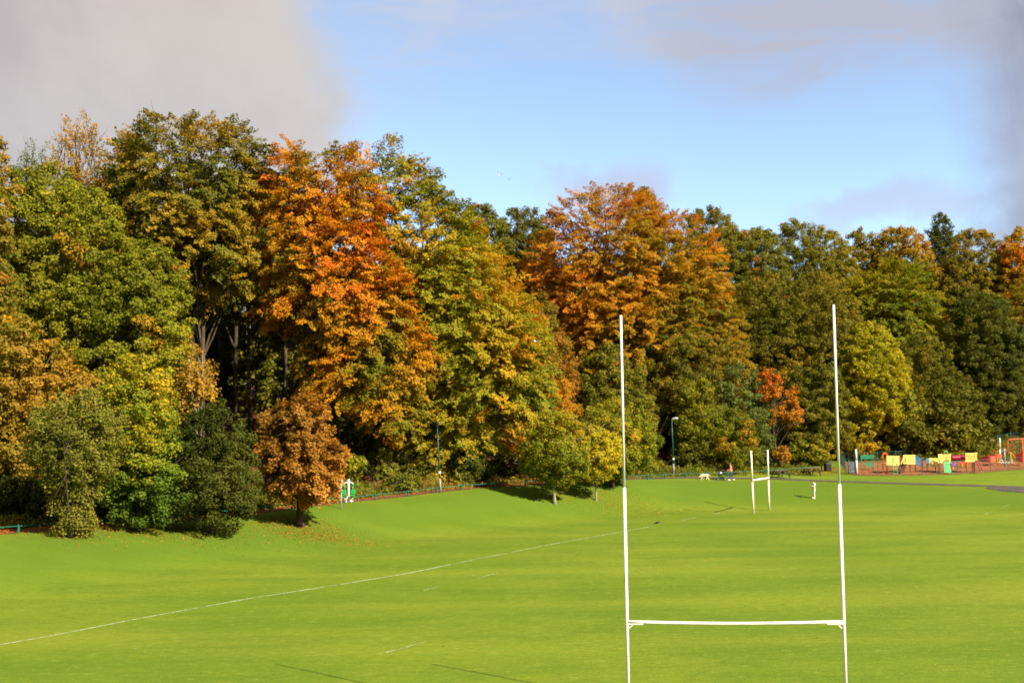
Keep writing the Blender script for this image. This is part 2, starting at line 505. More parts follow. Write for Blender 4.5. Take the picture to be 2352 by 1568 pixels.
# ------------------------------------------------------------------ foliage
rng = np.random.default_rng(11)
KLEAF = np.array([0.74, 0.87, 0.80], np.float32)
def pal(*cs): return np.array([lin(c) for c in cs], np.float32) * KLEAF
PAL = dict(
    green=pal((90, 92, 24), (124, 120, 30), (164, 146, 38)),
    dgreen=pal((66, 70, 24), (92, 92, 32), (122, 110, 42)),
    mgreen=pal((88, 88, 26), (120, 112, 34), (156, 132, 42)),
    ygreen=pal((88, 104, 30), (126, 132, 34), (214, 166, 36)),
    olive=pal((98, 96, 34), (130, 122, 46), (160, 138, 56)),
    rust=pal((128, 92, 34), (178, 116, 44), (208, 142, 62)),
    orange=pal((122, 116, 30), (208, 140, 30), (206, 104, 26)),
    redorange=pal((196, 134, 30), (204, 106, 28), (188, 82, 24)),
    goldgreen=pal((98, 108, 28), (156, 144, 36), (214, 156, 40)),
    gold=pal((108, 106, 30), (188, 138, 34), (216, 132, 34)),
    lemon=pal((124, 124, 28), (176, 158, 34), (206, 174, 42)),
    browngreen=pal((92, 92, 28), (132, 116, 36), (170, 126, 42)),
    darkbeech=pal((72, 80, 26), (118, 110, 32), (184, 140, 42)),
    birch=pal((118, 98, 34), (174, 130, 44), (208, 154, 56)),
    hotorange=pal((190, 138, 36), (204, 122, 34), (194, 98, 30)),
    greygreen=pal((98, 106, 52), (126, 128, 64), (148, 142, 76)),
    brush=pal((96, 108, 30), (148, 124, 48), (172, 114, 54)),
)
STY = dict(     # length, width, thickness of a leaf spray (m), leaf length, leaves per m2 of spray, droop, jitter of the normals
    beech=dict(L=1.75, W=1.1, T=0.24, leaf=0.19, per=66, jit=0.48, droop=1.0, puff=False),
    puff=dict(L=1.3, W=1.2, T=0.85, leaf=0.20, per=84, jit=0.7, droop=0.4, puff=True),
    fine=dict(L=1.2, W=1.05, T=0.8, leaf=0.15, per=105, jit=0.85, droop=0.3, puff=True),
    chest=dict(L=1.25, W=0.9, T=0.35, leaf=0.24, per=70, jit=0.5, droop=1.7, puff=False),
    wisp=dict(L=1.7, W=0.6, T=0.36, leaf=0.17, per=44, jit=0.9, droop=-0.8, puff=False),
    weep=dict(L=1.6, W=0.6, T=0.45, leaf=0.18, per=60, jit=0.8, droop=2.6, puff=False),
)
def unit(a):
    return a / np.maximum(np.linalg.norm(a, axis=-1, keepdims=True), 1e-6)

class Waves:
    def __init__(s, g, scale, n=7):
        s.k = g.normal(size=(n, 3)) * scale; s.p = g.uniform(0, 6.28, n)
    def __call__(s, x):
        return np.sin(x @ s.k.T + s.p).mean(-1) * 1.9

def prof(h, hp, e):
    q = np.where(h > hp, (h - hp) / (1 - hp), (hp - h) / (1 + hp))
    return np.maximum(1 - np.abs(q) ** e, 0) ** (1 / e)

def crown_leaves(lobes, style, palette, seed, dens=1.0, leafk=1.0, bias=0.5, bz=0.0, bx=0.0, nz=0.28, alt=None, spr=1.0, lump=0.10, inner=0.2, gap=0.85):
    """Leaf sprays over the shells of the lobes; returns quad corners, a tint per leaf and the centres of the sprays."""
    g = np.random.default_rng(seed)
    st = STY[style]; Pal = PAL[palette]
    wl = Waves(g, 2.3); w2 = Waves(g, 0.32); w3 = Waves(g, 0.9)
    allP = []; allH = []; allA = []; allO = []
    zlo = min(l[0][2] - l[3] for l in lobes); zhi = max(l[0][2] + l[3] for l in lobes)
    xlo = min(l[0][0] - l[1] for l in lobes); xhi = max(l[0][0] + l[1] for l in lobes)
    sa = st['L'] * st['W'] * 0.78 * spr * spr
    for li, (C, rx, ry, rz, hp, e) in enumerate(lobes):
        C = np.array(C)
        area = 4 * math.pi * ((rx * ry) ** 1.6 / 3 + (rx * rz) ** 1.6 / 3 + (ry * rz) ** 1.6 / 3) ** (1 / 1.6)
        n = int(dens * 3.4 * area / sa) + 4
        h = g.uniform(-1, 1, n); h = np.clip(h * 1.04, -0.985, 0.985)
        ph = g.uniform(0, 2 * math.pi, n)
        keep = (np.sin(ph) < 0.2) | (g.uniform(size=n) < 0.36)
        h = h[keep]; ph = ph[keep]; n = len(h)
        w = prof(h, hp, e)
        d = np.stack([np.cos(ph) * w, np.sin(ph) * w, h], -1)
        fr = 1 - 0.38 * g.uniform(size=n) ** 2.2
        fr = np.where(g.uniform(size=n) < inner, g.uniform(0.2, 0.7, n), fr)
        lm = 1 + lump * wl(d * 1.0 + li * 3.1)
        p = C + d * np.array([rx, ry, rz]) * (fr * lm)[:, None]
        wb = Waves(g, np.array([1.0, 1.0, 2.3]) if style in ('beech', 'chest', 'wisp') else np.array([1.25, 1.25, 1.7]), 8)
        ok = ~((wb(p) < -0.28) & (g.uniform(size=n) < gap) & (fr > 0.72))
        for lj, (C2, ax, ay, az, hp2, e2) in enumerate(lobes):
            if lj == li: continue
            qq = (p - np.array(C2)) / np.array([ax, ay, az])
            inside = (np.linalg.norm(qq[:, :2], axis=1) < 0.62 * prof(np.clip(qq[:, 2], -1, 1), hp2, e2)) & (np.abs(qq[:, 2]) < 0.8)
            ok &= ~(inside & (g.uniform(size=n) < 0.8))
        p = p[ok]; h = h[ok]; ph = ph[ok]; d = d[ok]
        o = np.stack([np.cos(ph), np.sin(ph), np.zeros_like(ph)], -1)
        el = np.where(h > 0, h ** 1.5 * R(62), -np.abs(h) * R(30)) - st['droop'] * R(17) + g.normal(size=len(h)) * R(10)
        el = np.clip(el, R(-80), R(80))
        a_ = o * np.cos(el)[:, None] + np.array([0, 0, 1.0]) * np.sin(el)[:, None]
        a_ = unit(a_ + g.normal(size=a_.shape) * 0.22)
        allP.append(p); allH.append(h); allA.append(a_); allO.append(unit(d / np.array([rx, ry, rz])))
    p = np.concatenate(allP); h = np.concatenate(allH); a_ = np.concatenate(allA); o = np.concatenate(allO)
    n = len(p)
    b_ = unit(np.cross(np.array([0, 0, 1.0]), a_)); c_ = np.cross(a_, b_)
    tl = g.normal(size=n) * 0.35
    b2 = b_ * np.cos(tl)[:, None] + c_ * np.sin(tl)[:, None]; c2 = -b_ * np.sin(tl)[:, None] + c_ * np.cos(tl)[:, None]
    size = spr * g.uniform(0.6, 1.3, n)
    lf = st['leaf'] * leafk
    cnt = np.maximum(6, (st['per'] * sa / (spr * spr) * size ** 2 / leafk ** 2 * (0.17 / 0.17))).astype(int)
    rep = np.repeat(np.arange(n), cnt); N = len(rep)
    if st['puff']:
        dd = unit(g.normal(size=(N, 3))); dd = unit(dd + 0.35 * o[rep] + np.array([0, 0, 0.25]))
        rr = g.uniform(size=N) ** 0.4
        loc = dd * rr[:, None]
        pos = p[rep] + (a_[rep] * (loc[:, 0:1] * st['L'] / 2) + b2[rep] * (loc[:, 1:2] * st['W'] / 2) + c2[rep] * (loc[:, 2:3] * st['T'] / 2)) * size[rep][:, None]
        nrm = a_[rep] * dd[:, 0:1] + b2[rep] * dd[:, 1:2] + c2[rep] * dd[:, 2:3]
        nrm = unit(nrm + 0.4 * o[rep] + g.normal(size=(N, 3)) * st['jit'])
    else:
        rr = np.sqrt(g.uniform(size=N)); th = g.uniform(0, 2 * math.pi, N)
        xi = rr * np.cos(th); et = rr * np.sin(th) * (0.45 + 0.55 * np.clip(1 - xi, 0, 1.4))
        ze = g.normal(size=N) * 0.36 - 0.35 * (xi ** 2) * (st['droop'] > 0)
        pos = p[rep] + (a_[rep] * (xi * st['L'] / 2)[:, None] + b2[rep] * (et * st['W'] / 2)[:, None] + c2[rep] * (ze * st['T'])[:, None]) * size[rep][:, None]
        nrm = unit(c2[rep] + 0.45 * o[rep] + g.normal(size=(N, 3)) * st['jit'])
    # tint
    hz = (p[:, 2] - zlo) / (zhi - zlo) - 0.5; hx = (p[:, 0] - xlo) / (xhi - xlo) - 0.5
    q = bias + bz * hz + bx * hx + nz * w2(p) + 0.6 * nz * w3(p) + g.normal(size=n) * 0.08
    ql = np.clip(q[rep] + g.normal(size=N) * 0.13, 0, 1) * (len(Pal) - 1)
    i0 = np.minimum(ql.astype(int), len(Pal) - 2); f_ = (ql - i0)[:, None]
    colr = Pal[i0] * (1 - f_) + Pal[i0 + 1] * f_
    if alt:
        ap = PAL[alt[0]][1]
        cl = w3(p * 1.3 + 7) > (1 - 2 * alt[1]) * 1.0
        pick = (cl[rep] & (g.uniform(size=N) < 0.75)) | (g.uniform(size=N) < alt[1] * 0.25)
        colr[pick] = ap * g.uniform(0.75, 1.2, (pick.sum(), 1))
    colr = colr * g.uniform(0.84, 1.16, (N, 1))
    t_ = unit(np.cross(nrm, g.normal(size=(N, 3)))); s_ = np.cross(nrm, t_)
    L2 = (lf * g.uniform(0.6, 1.25, N) / 2)[:, None]; W2 = L2 * g.uniform(0.75, 1.0, (N, 1))
    quads = np.stack([pos + t_ * L2, pos + s_ * W2 - t_ * L2 * 0.15, pos - t_ * L2, pos - s_ * W2 - t_ * L2 * 0.15], 1)
    return quads.astype(np.float32), colr.astype(np.float32), p

TOTAL = [0]
def leaf_mesh(name, quads, colr, base, parent=None):
    N = len(quads); TOTAL[0] += N
    me = bpy.data.meshes.new(name)
    me.vertices.add(N * 4); me.loops.add(N * 4); me.polygons.add(N)
    me.vertices.foreach_set('co', (quads - np.array(base, np.float32)).ravel())
    me.loops.foreach_set('vertex_index', np.arange(N * 4, dtype=np.int32))
    me.polygons.foreach_set('loop_start', np.arange(0, N * 4, 4, dtype=np.int32))
    me.update(calc_edges=True)
    at = me.attributes.new('tint', 'FLOAT_COLOR', 'FACE')
    at.data.foreach_set('color', np.concatenate([colr, np.ones((N, 1), np.float32)], 1).ravel())
    return link(name, me, M['leaf'], parent)

def wobble(a, b, n, amt, g, sag=0.0):
    a = Vector(a); b = Vector(b); L = (b - a).length
    out = []
    o1 = Vector(g.normal(size=3)) * amt * L
    for i in range(n + 1):
        t = i / n
        out.append(a.lerp(b, t) + o1 * math.sin(math.pi * t) + Vector((0, 0, -sag * L * math.sin(math.pi * t))))
    return out

def make_tree(name, label, cat, base, lobes, style, palette, seed, trunk_r=0.3, limbs=12, bark='bark', group=None, stems=1, trunk_top=None, **kw):
    g = np.random.default_rng(seed + 5000)
    base = Vector(base)
    root = thing(name, label, cat, base, 0, group)
    quads, colr, cen = crown_leaves(lobes, style, palette, seed, **kw)
    leaf_mesh('crown', quads, colr, base, root)
    top = max(l[0][2] + l[3] * 0.75 for l in lobes)
    li = max(range(len(lobes)), key=lambda i: lobes[i][0][2] + lobes[i][3])
    C = lobes[li][0]
    if trunk_top is not None: top = trunk_top
    tb = MB()
    pts_all = []
    for s_ in range(stems):
        off = Vector((g.normal() * 0.3, g.normal() * 0.3, 0)) * (stems > 1)
        endp = Vector((C[0], C[1], top)) + off * 6 + Vector((g.normal() * 0.3, g.normal() * 0.3, 0))
        pts = wobble(base + off * 0.6 - Vector((0, 0, 0.3)), endp, 9, 0.02, g)
        k = 1 / math.sqrt(stems)
        rad = [k * trunk_r * (1.0 - 0.88 * (i / 9) ** 0.8) * (1.35 if i == 0 else 1) for i in range(10)]
        tb.tube(pts, rad, 9); pts_all.append((pts, rad))
    sel = g.permutation(len(cen))[:limbs]
    for c in sel:
        p = Vector(cen[c]); pts, rad = pts_all[int(g.integers(stems))]
        zt = base.z + (p.z - base.z) * g.uniform(0.45, 0.72)
        i = min(range(len(pts)), key=lambda k: abs(pts[k].z - zt)); i = min(max(i, 1), 8)
        n = 4
        w = wobble(pts[i], pts[i].lerp(p, 0.97), n, 0.06, g, sag=-0.08)
        r1 = min(rad[i] * 0.5, 0.10)
        tb.tube(w, [r1 * (1 - 0.82 * k / n) + 0.012 for k in range(n + 1)], 5, False)
        # a fork of twigs at the tip
        for _ in range(2):
            tw = w[-2].lerp(w[-1], 0.4)
            e_ = p + Vector(g.normal(size=3)) * 0.7 + Vector((0, 0, 0.3))
            tb.tube([tw, e_], [0.03, 0.012], 4, False)
    tb.build('trunk', M[bark], root, base, True)
    return root

def lobe(px, top, bot, hw, D, ry=None, hp=-0.15, e=2.2, sk=1.0):
    """A lobe of a crown given where it stands and how large it is: column px, top and bottom rows, half width, distance."""
    a = P(px, top, D); b = P(px, bot, D)
    rz = (a.z - b.z) / 2; rx = hw * pxm(D)
    rz = max(rz - 0.35 * sk, rz * 0.6); rx = max(rx - 0.25 * sk, rx * 0.7)
    return ((a.x * 0.5 + b.x * 0.5, D, (a.z + b.z) / 2), rx, ry if ry else rx * 0.85, rz, hp, e)

def wood_tree(name, label, lob, D, style, palette, seed, bx_px=None, ry=None, cat='tree', hp=-0.22, e=2.4, **kw):
    lobes = [lobe(*l[:4], D + (l[4] if len(l) > 4 else 0), ry, hp, e) for l in lob]
    xm = P(bx_px if bx_px is not None else sum(l[0] for l in lob) / len(lob), 1000, D).x
    base = (xm, D, tz(xm, D) - 0.05)
    return make_tree(name, label, cat, base, lobes, style, palette, seed, **kw)

def lawn_tree(name, label, gp, lob, style, palette, seed, ry=None, cat='tree', hp=-0.15, e=2.2, **kw):
    b = G(*gp)
    lobes = [lobe(*l[:4], b.y, ry, hp, e, 0.12) for l in lob]
    kw.setdefault('gap', 0.5)
    return make_tree(name, label, cat, b, lobes, style, palette, seed, **kw)

# --- trees on the grass
lawn_tree('small_tree', 'olive green small tree with leafy suckers round its foot', (170, 1231),
          [(172, 912, 1135, 108), (168, 1095, 1232, 46)], 'fine', 'olive', 1, leafk=1.0, hp=-0.1, trunk_r=0.13, limbs=14, bz=-0.15, nz=0.25, stems=3, lump=0.14, dens=1.3)
lawn_tree('maple_tree', 'round maple turned yellow at the top and still green below', (325, 1216),
          [(322, 838, 1060, 96), (332, 980, 1203, 102)], 'puff', 'ygreen', 2, leafk=0.85, trunk_r=0.28, limbs=20, bias=0.36, bz=0.8, nz=0.2, lump=0.16)
lawn_tree('lime_tree', 'dense dark green tree with branches to the grass, left of the rusty brown tree', (487, 1227),
          [(490, 935, 1215, 98)], 'fine', 'dgreen', 3, hp=-0.45, e=2.0, trunk_r=0.2, limbs=10, bias=0.45, lump=0.12, dens=1.35)
lawn_tree('chestnut_tree', 'rusty brown chestnut on a bare brown trunk among fallen leaves', (688, 1208),
          [(690, 898, 1140, 92), (702, 1000, 1142, 98)], 'chest', 'rust', 4, leafk=0.85, hp=-0.2, trunk_r=0.30, limbs=24, bias=0.5, nz=0.3, trunk_top=None, lump=0.15)
lawn_tree('young_maple', 'young tree of olive and gold leaves on a thin pale trunk, casting a long shadow', (1274, 1157),
          [(1275, 945, 1118, 78)], 'puff', 'goldgreen', 5, leafk=0.85, trunk_r=0.17, limbs=14, bias=0.5, bz=0.3, nz=0.25, bark='bark_pale', spr=0.8)
lawn_tree('young_maple', 'bright yellow young tree just left of the near goal post', (1369, 1150),
          [(1368, 980, 1106, 58)], 'puff', 'lemon', 6, leafk=0.85, trunk_r=0.12, limbs=16, bias=0.5, nz=0.3, bark='bark_pale', spr=0.7)
lawn_tree('young_tree', 'green and gold tree with a dark trunk partly behind the left goal post', (1408, 1121),
          [(1412, 930, 1104, 88)], 'puff', 'goldgreen', 7, leafk=0.85, trunk_r=0.22, limbs=18, bias=0.35, nz=0.3)

# --- wood, left
wood_tree('beech_tree', 'tall bronze and brown tree cut by the left edge of the photo', [(-40, 300, 760, 88), (-30, 560, 1000, 90)], 76, 'puff', 'browngreen', 20, bias=0.62, nz=0.35, alt=('rust', 0.10), trunk_r=0.4)
wood_tree('oak_tree', 'bronze and olive oak low at the left edge, behind the olive tree', [(45, 735, 1030, 125), (20, 900, 1205, 120), (165, 850, 1080, 80)], 73, 'puff', 'browngreen', 21, bias=0.34, nz=0.55, alt=('orange', 0.05), trunk_r=0.4)
wood_tree('sycamore_tree', 'large bright green tree with a broad dome at left', [(90, 378, 800, 135), (190, 440, 900, 160), (275, 540, 970, 170), (370, 650, 910, 90), (110, 600, 990, 150)], 82, 'puff', 'green', 22, bias=0.60, bz=0.1, nz=0.3, alt=('gold', 0.02), trunk_r=0.5, limbs=30)
wood_tree('ash_tree', 'thin pale green tree top showing sky between its twigs at upper left', [(85, 318, 640, 60)], 112, 'wisp', 'greygreen', 23, dens=0.55, inner=0.05, limbs=70, trunk_r=0.25)
wood_tree('beech_tree', 'sparse orange tree top with bare twigs against the grey cloud', [(185, 270, 640, 70)], 104, 'wisp', 'birch', 24, dens=0.75, bias=0.6, limbs=90, trunk_r=0.28)
wood_tree('beech_tree', 'golden tree top between the sparse orange one and the dark beech', [(285, 295, 620, 66)], 100, 'beech', 'goldgreen', 25, bias=0.75, trunk_r=0.35)
wood_tree('beech_tree', 'tall dark olive beech with tiered golden sprays and a forked pale trunk', [(420, 262, 600, 185), (525, 272, 560, 105), (325, 320, 640, 135), (430, 430, 700, 190), (540, 510, 700, 90)], 92, 'beech', 'darkbeech', 26,
          bx_px=458, bias=0.68, bz=0.1, nz=0.35, alt=('gold', 0.07), trunk_r=0.42, limbs=34, inner=0.14, stems=2)
wood_tree('birch_tree', 'small golden birch leaning in the dark hollow below the forked beech trunk', [(450, 790, 960, 46), (470, 850, 950, 34)], 80, 'weep', 'birch', 27, bias=0.5, trunk_r=0.12, spr=0.85, bark='bark_pale')
wood_tree('beech_tree', 'huge fiery orange beech, reddest at its top', [(690, 316, 640, 130), (790, 335, 660, 105), (745, 480, 800, 150), (835, 560, 850, 130), (810, 660, 960, 130), (890, 700, 960, 105), (890, 800, 1015, 90), (625, 645, 760, 62)], 93, 'beech', 'orange', 28,
          bias=0.43, bz=0.45, bx=0.0, nz=0.50, trunk_r=0.5, limbs=60, bx_px=745, lump=0.14)
wood_tree('beech_tree', 'broad olive gold beech sloping down to the right of the fiery orange one', [(875, 324, 660, 130), (925, 350, 720, 125), (1005, 450, 860, 145), (960, 430, 900, 150), (1080, 555, 980, 155), (1120, 660, 1070, 155), (1040, 840, 1110, 130), (1195, 740, 1060, 90)], 99, 'beech', 'goldgreen', 29,
          bias=0.58, bz=0.1, bx=0.05, nz=0.32, alt=('orange', 0.10), trunk_r=0.5, limbs=34, bx_px=1000, lump=0.14)
wood_tree('beech_tree', 'golden crown rising at the right shoulder of the olive gold beech', [(1170, 638, 880, 75), (1215, 700, 900, 55)], 104, 'beech', 'gold', 30, bias=0.62, alt=('orange', 0.15), trunk_r=0.3)
wood_tree('beech_tree', 'slender dark trunked tree standing deep in the dark hollow', [(585, 470, 700, 80)], 104, 'beech', 'darkbeech', 57, bias=0.3, trunk_r=0.3, limbs=10, bx_px=578)
wood_tree('beech_tree', 'crooked dark trunked tree just right of the forked pale trunk', [(500, 440, 690, 80)], 98, 'beech', 'darkbeech', 58, bias=0.3, trunk_r=0.28, limbs=10, bx_px=478)
wood_tree('beech_tree', 'broad dark canopy tree added behind the hollow to shade it, left of the fiery orange beech', [(560, 380, 700, 120)], 114, 'beech', 'darkbeech', 59, bias=0.4, trunk_r=0.35, limbs=10, bx_px=540, leafk=1.2, dens=1.3)  # this and the next two are added to shade the hollow and close gaps
wood_tree('beech_tree', 'dark canopy tree added behind the fiery orange beech to shade the hollow', [(680, 400, 740, 120)], 118, 'beech', 'darkbeech', 60, bias=0.4, trunk_r=0.35, limbs=10, bx_px=655, leafk=1.2, dens=1.3)
wood_tree('beech_tree', 'dark canopy tree added behind the forked pale trunk to shade the hollow', [(430, 380, 740, 110)], 112, 'beech', 'darkbeech', 61, bias=0.3, trunk_r=0.35, limbs=10, bx_px=425, leafk=1.2, dens=1.3)
# --- wood, middle
wood_tree('oak_tree', 'dull green round tree top on the ridge right of the olive gold beech', [(1100, 466, 880, 100)], 134, 'puff', 'mgreen', 31, bias=0.5, gap=0.5, dens=1.35, lump=0.13, trunk_r=0.4, alt=('rust', 0.05))
wood_tree('oak_tree', 'dark green tree on the ridge at the left side of the golden dome', [(1200, 470, 820, 78)], 138, 'puff', 'dgreen', 32, bias=0.6, gap=0.5, dens=1.35, lump=0.13, trunk_r=0.4)
wood_tree('beech_tree', 'great golden orange dome shaped beech in the middle of the wood', [(1400, 428, 840, 170), (1300, 520, 880, 125), (1530, 500, 920, 155), (1440, 620, 980, 200), (1610, 660, 980, 105)], 128, 'beech', 'gold', 33, lump=0.08, dens=1.3, hp=-0.12, e=2.7,
          bias=0.50, bz=0.6, bx=0.1, nz=0.32, alt=('redorange', 0.08), trunk_r=0.5, limbs=30)
wood_tree('oak_tree', 'dark green tree top just behind the right shoulder of the golden dome', [(1478, 440, 800, 52)], 146, 'puff', 'dgreen', 34, bias=0.6, gap=0.5, dens=1.35, lump=0.13)
wood_tree('oak_tree', 'wide green tree on the ridge right of the golden dome', [(1630, 486, 880, 105), (1730, 520, 880, 95)], 140, 'puff', 'mgreen', 35, bias=0.5, gap=0.5, dens=1.35, lump=0.13, alt=('rust', 0.03), trunk_r=0.45)
wood_tree('cherry_tree', 'narrow reddish brown tree between the olive beech and the golden dome', [(1255, 670, 900, 40), (1290, 760, 950, 42)], 112, 'fine', 'browngreen', 36, bias=0.7, alt=('rust', 0.35), trunk_r=0.18)
wood_tree('rowan_tree', 'slim orange gold tree behind the young tree with the long shadow', [(1272, 862, 1060, 62)], 101, 'fine', 'gold', 37, bias=0.65, nz=0.3, trunk_r=0.16)
wood_tree('sycamore_tree', 'green rounded tree behind the left goal post', [(1385, 795, 1090, 80), (1450, 850, 1090, 60)], 114, 'puff', 'mgreen', 38, bias=0.55, trunk_r=0.3)
wood_tree('oak_tree', 'brownish green tree under the right skirt of the golden dome', [(1560, 745, 1000, 100), (1660, 770, 1010, 80)], 122, 'fine', 'browngreen', 39, bias=0.55, trunk_r=0.35, leafk=1.3)
wood_tree('hazel_tree', 'yellow green bush tree left of the tall lamp with the flat head', [(1470, 930, 1095, 50)], 113, 'puff', 'goldgreen', 40, bias=0.45, trunk_r=0.15, stems=3)
wood_tree('hawthorn_tree', 'green tree with low branches over the walker and the dog', [(1600, 870, 1085, 62), (1660, 940, 1090, 80)], 117, 'puff', 'green', 41, bias=0.45, trunk_r=0.25, alt=('gold', 0.06))
wood_tree('willow_tree', 'soft grey green willow behind the far goal', [(1690, 828, 1080, 80), (1730, 900, 1085, 50)], 121, 'fine', 'greygreen', 42, bias=0.4, trunk_r=0.25, leafk=1.1)
wood_tree('maple_tree', 'small blazing orange maple beside the grey green willow', [(1765, 842, 930, 36), (1818, 885, 985, 26), (1785, 920, 985, 24)], 120, 'puff', 'hotorange', 43, bias=0.4, nz=0.45, lump=0.2, alt=('mgreen', 0.12), trunk_r=0.14, limbs=40, spr=0.8, dens=0.85)
wood_tree('sycamore_tree', 'green tree between the orange maple and the right goal post', [(1870, 820, 1070, 75), (1830, 960, 1075, 55)], 125, 'puff', 'mgreen', 44, bias=0.45, trunk_r=0.3)
wood_tree('oak_tree', 'brown green tree above the orange maple on the slope', [(1760, 630, 960, 125), (1870, 620, 940, 115)], 134, 'fine', 'browngreen', 45, bias=0.4, trunk_r=0.4, leafk=1.4, dens=0.9)
# --- wood, right
wood_tree('maple_tree', 'lemon yellow tree right of the right goal post above the playground', [(1995, 738, 970, 84), (2030, 790, 1005, 70), (1960, 880, 1040, 52)], 131, 'puff', 'lemon', 46, bias=0.5, bz=0.2, nz=0.3, trunk_r=0.3, limbs=30, spr=0.85)
wood_tree('oak_tree', 'dull olive green tree right of the lemon yellow one', [(2115, 770, 1025, 85), (2175, 850, 1035, 75)], 134, 'fine', 'browngreen', 47, bias=0.35, trunk_r=0.3, leafk=1.4)
wood_tree('holm_oak', 'big dark green tree above the swings', [(2250, 670, 1005, 115), (2320, 760, 1010, 80)], 140, 'puff', 'dgreen', 48, bias=0.55, trunk_r=0.45)
wood_tree('oak_tree', 'rounded pale topped green tree on the ridge above the right goal post', [(1868, 515, 880, 110)], 150, 'puff', 'mgreen', 49, bias=0.5, gap=0.5, dens=1.35, lump=0.13, bz=0.3)
wood_tree('birch_tree', 'dull brownish tree top on the ridge left of the orange crest', [(1965, 536, 870, 80)], 154, 'puff', 'browngreen', 50, gap=0.4, bias=0.6, dens=1.2, limbs=20, leafk=1.3)
wood_tree('beech_tree', 'green and gold beech on the slope above the lemon yellow tree', [(2060, 590, 880, 110), (1990, 630, 870, 110)], 144, 'beech', 'goldgreen', 51, bias=0.4, dens=1.35, lump=0.13, leafk=1.25, trunk_r=0.4)
wood_tree('beech_tree', 'orange gold tree top on the ridge left of the small dark one', [(2070, 512, 820, 88)], 152, 'puff', 'gold', 52, gap=0.4, bias=0.45, dens=1.2, leafk=1.2, limbs=20)
wood_tree('oak_tree', 'small dark tree standing up above the ridge at right', [(2162, 503, 800, 44)], 158, 'puff', 'dgreen', 53, bias=0.5, gap=0.5, spr=0.8, leafk=1.2, lump=0.16, dens=1.3)
wood_tree('larch_tree', 'brown and gold larch on the ridge left of the frame edge', [(2245, 538, 880, 90), (2190, 600, 870, 100)], 150, 'puff', 'browngreen', 54, gap=0.4, bias=0.7, dens=1.2, leafk=1.2, limbs=20)
wood_tree('beech_tree', 'orange brown beech on the ridge cut by the right edge', [(2335, 528, 860, 70), (2400, 560, 900, 70)], 148, 'puff', 'gold', 55, gap=0.5, bias=0.4, dens=1.35, lump=0.13, leafk=1.25, alt=('redorange', 0.15))
wood_tree('oak_tree', 'olive brown tree low on the slope at the right edge of the photo', [(2350, 660, 980, 70), (2420, 700, 1040, 80)], 143, 'beech', 'browngreen', 56, bias=0.4, dens=1.35, lump=0.13, alt=('orange', 0.1), leafk=1.2)

# --- shrubs at the edge of the wood
wood_tree('shrub', 'small yellowish shrub right of the rusty chestnut', [(818, 1040, 1112, 32)], 86.5, 'puff', 'goldgreen', 70, cat='shrub', bias=0.7, trunk_r=0.06, stems=3, spr=0.8, limbs=10)
wood_tree('rhododendron', 'dark glossy evergreen shrub right of the green lamp post', [(1085, 1030, 1112, 62), (1060, 1070, 1118, 60)], 97.5, 'puff', 'dgreen', 71, cat='shrub', bias=0.35, trunk_r=0.08, stems=3, spr=0.8, limbs=10)
wood_tree('holly_shrub', 'bright green low shrub at the mouth of the dark hollow, left of the lamp post', [(925, 1085, 1122, 40)], 91.5, 'beech', 'green', 72, cat='shrub', bias=0.5, trunk_r=0.05, stems=3, spr=0.75, limbs=10)
wood_tree('shrub', 'dark green holly under the olive gold beech', [(880, 1030, 1115, 60), (960, 1040, 1115, 55)], 97, 'beech', 'mgreen', 73, cat='shrub', bias=0.4, trunk_r=0.08, stems=3, spr=0.8, limbs=12)
wood_tree('laurel_shrub', 'dark laurel in the shade under the orange oak at left', [(70, 1090, 1215, 110)], 71.5, 'puff', 'dgreen', 74, cat='shrub', bias=0.2, trunk_r=0.08, stems=3, spr=0.85, limbs=12)
wood_tree('holly_shrub', 'dark green bush behind the dog and the pushchair', [(1590, 1020, 1093, 60)], 117, 'puff', 'mgreen', 75, cat='shrub', bias=0.3, trunk_r=0.06, stems=3, spr=0.8, limbs=10)
wood_tree('shrub', 'low orange leaved bush right of the far goal', [(1795, 1018, 1070, 24)], 119.5, 'puff', 'hotorange', 76, cat='shrub', dens=0.6, bias=0.2, trunk_r=0.05, stems=3, spr=0.45, limbs=8)
wood_tree('shrub', 'leafy bush beside the litter bin by the picnic tables', [(1860, 1000, 1070, 60)], 124, 'puff', 'goldgreen', 77, cat='shrub', bias=0.35, trunk_r=0.06, stems=3, spr=0.8, limbs=10)
wood_tree('shrub', 'yellow green bush behind the orange hoop of the playground', [(1985, 1000, 1060, 50)], 131, 'puff', 'goldgreen', 78, cat='shrub', bias=0.5, trunk_r=0.06, stems=3, spr=0.8, limbs=10)
wood_tree('shrub', 'green bush hanging over the bank behind the maroon tunnel', [(2200, 985, 1042, 55)], 134, 'puff', 'green', 79, cat='shrub', bias=0.4, trunk_r=0.06, stems=3, spr=0.8, limbs=10)

wood_tree('laurel_shrub', 'dark laurel thicket behind the yellow topped maple', [(300, 1060, 1205, 110), (220, 1090, 1205, 80)], 73.5, 'puff', 'dgreen', 80, cat='shrub', bias=0.15, trunk_r=0.08, stems=3, limbs=10)
wood_tree('laurel_shrub', 'dark laurel thicket behind the dense dark green tree', [(470, 1030, 1195, 90), (400, 1060, 1200, 70)], 79, 'puff', 'dgreen', 81, cat='shrub', bias=0.1, trunk_r=0.08, stems=3, limbs=10)
wood_tree('holly_shrub', 'green holly in the gap left of the young tree with the long shadow', [(1160, 1000, 1108, 55), (1210, 1020, 1105, 40)], 102, 'puff', 'mgreen', 82, cat='shrub', bias=0.3, trunk_r=0.08, stems=3, limbs=10)
wood_tree('shrub', 'leafy green shrub at the back of the dark hollow', [(640, 1060, 1165, 55)], 84.5, 'puff', 'mgreen', 83, cat='shrub', bias=0.2, trunk_r=0.08, stems=3, limbs=10)
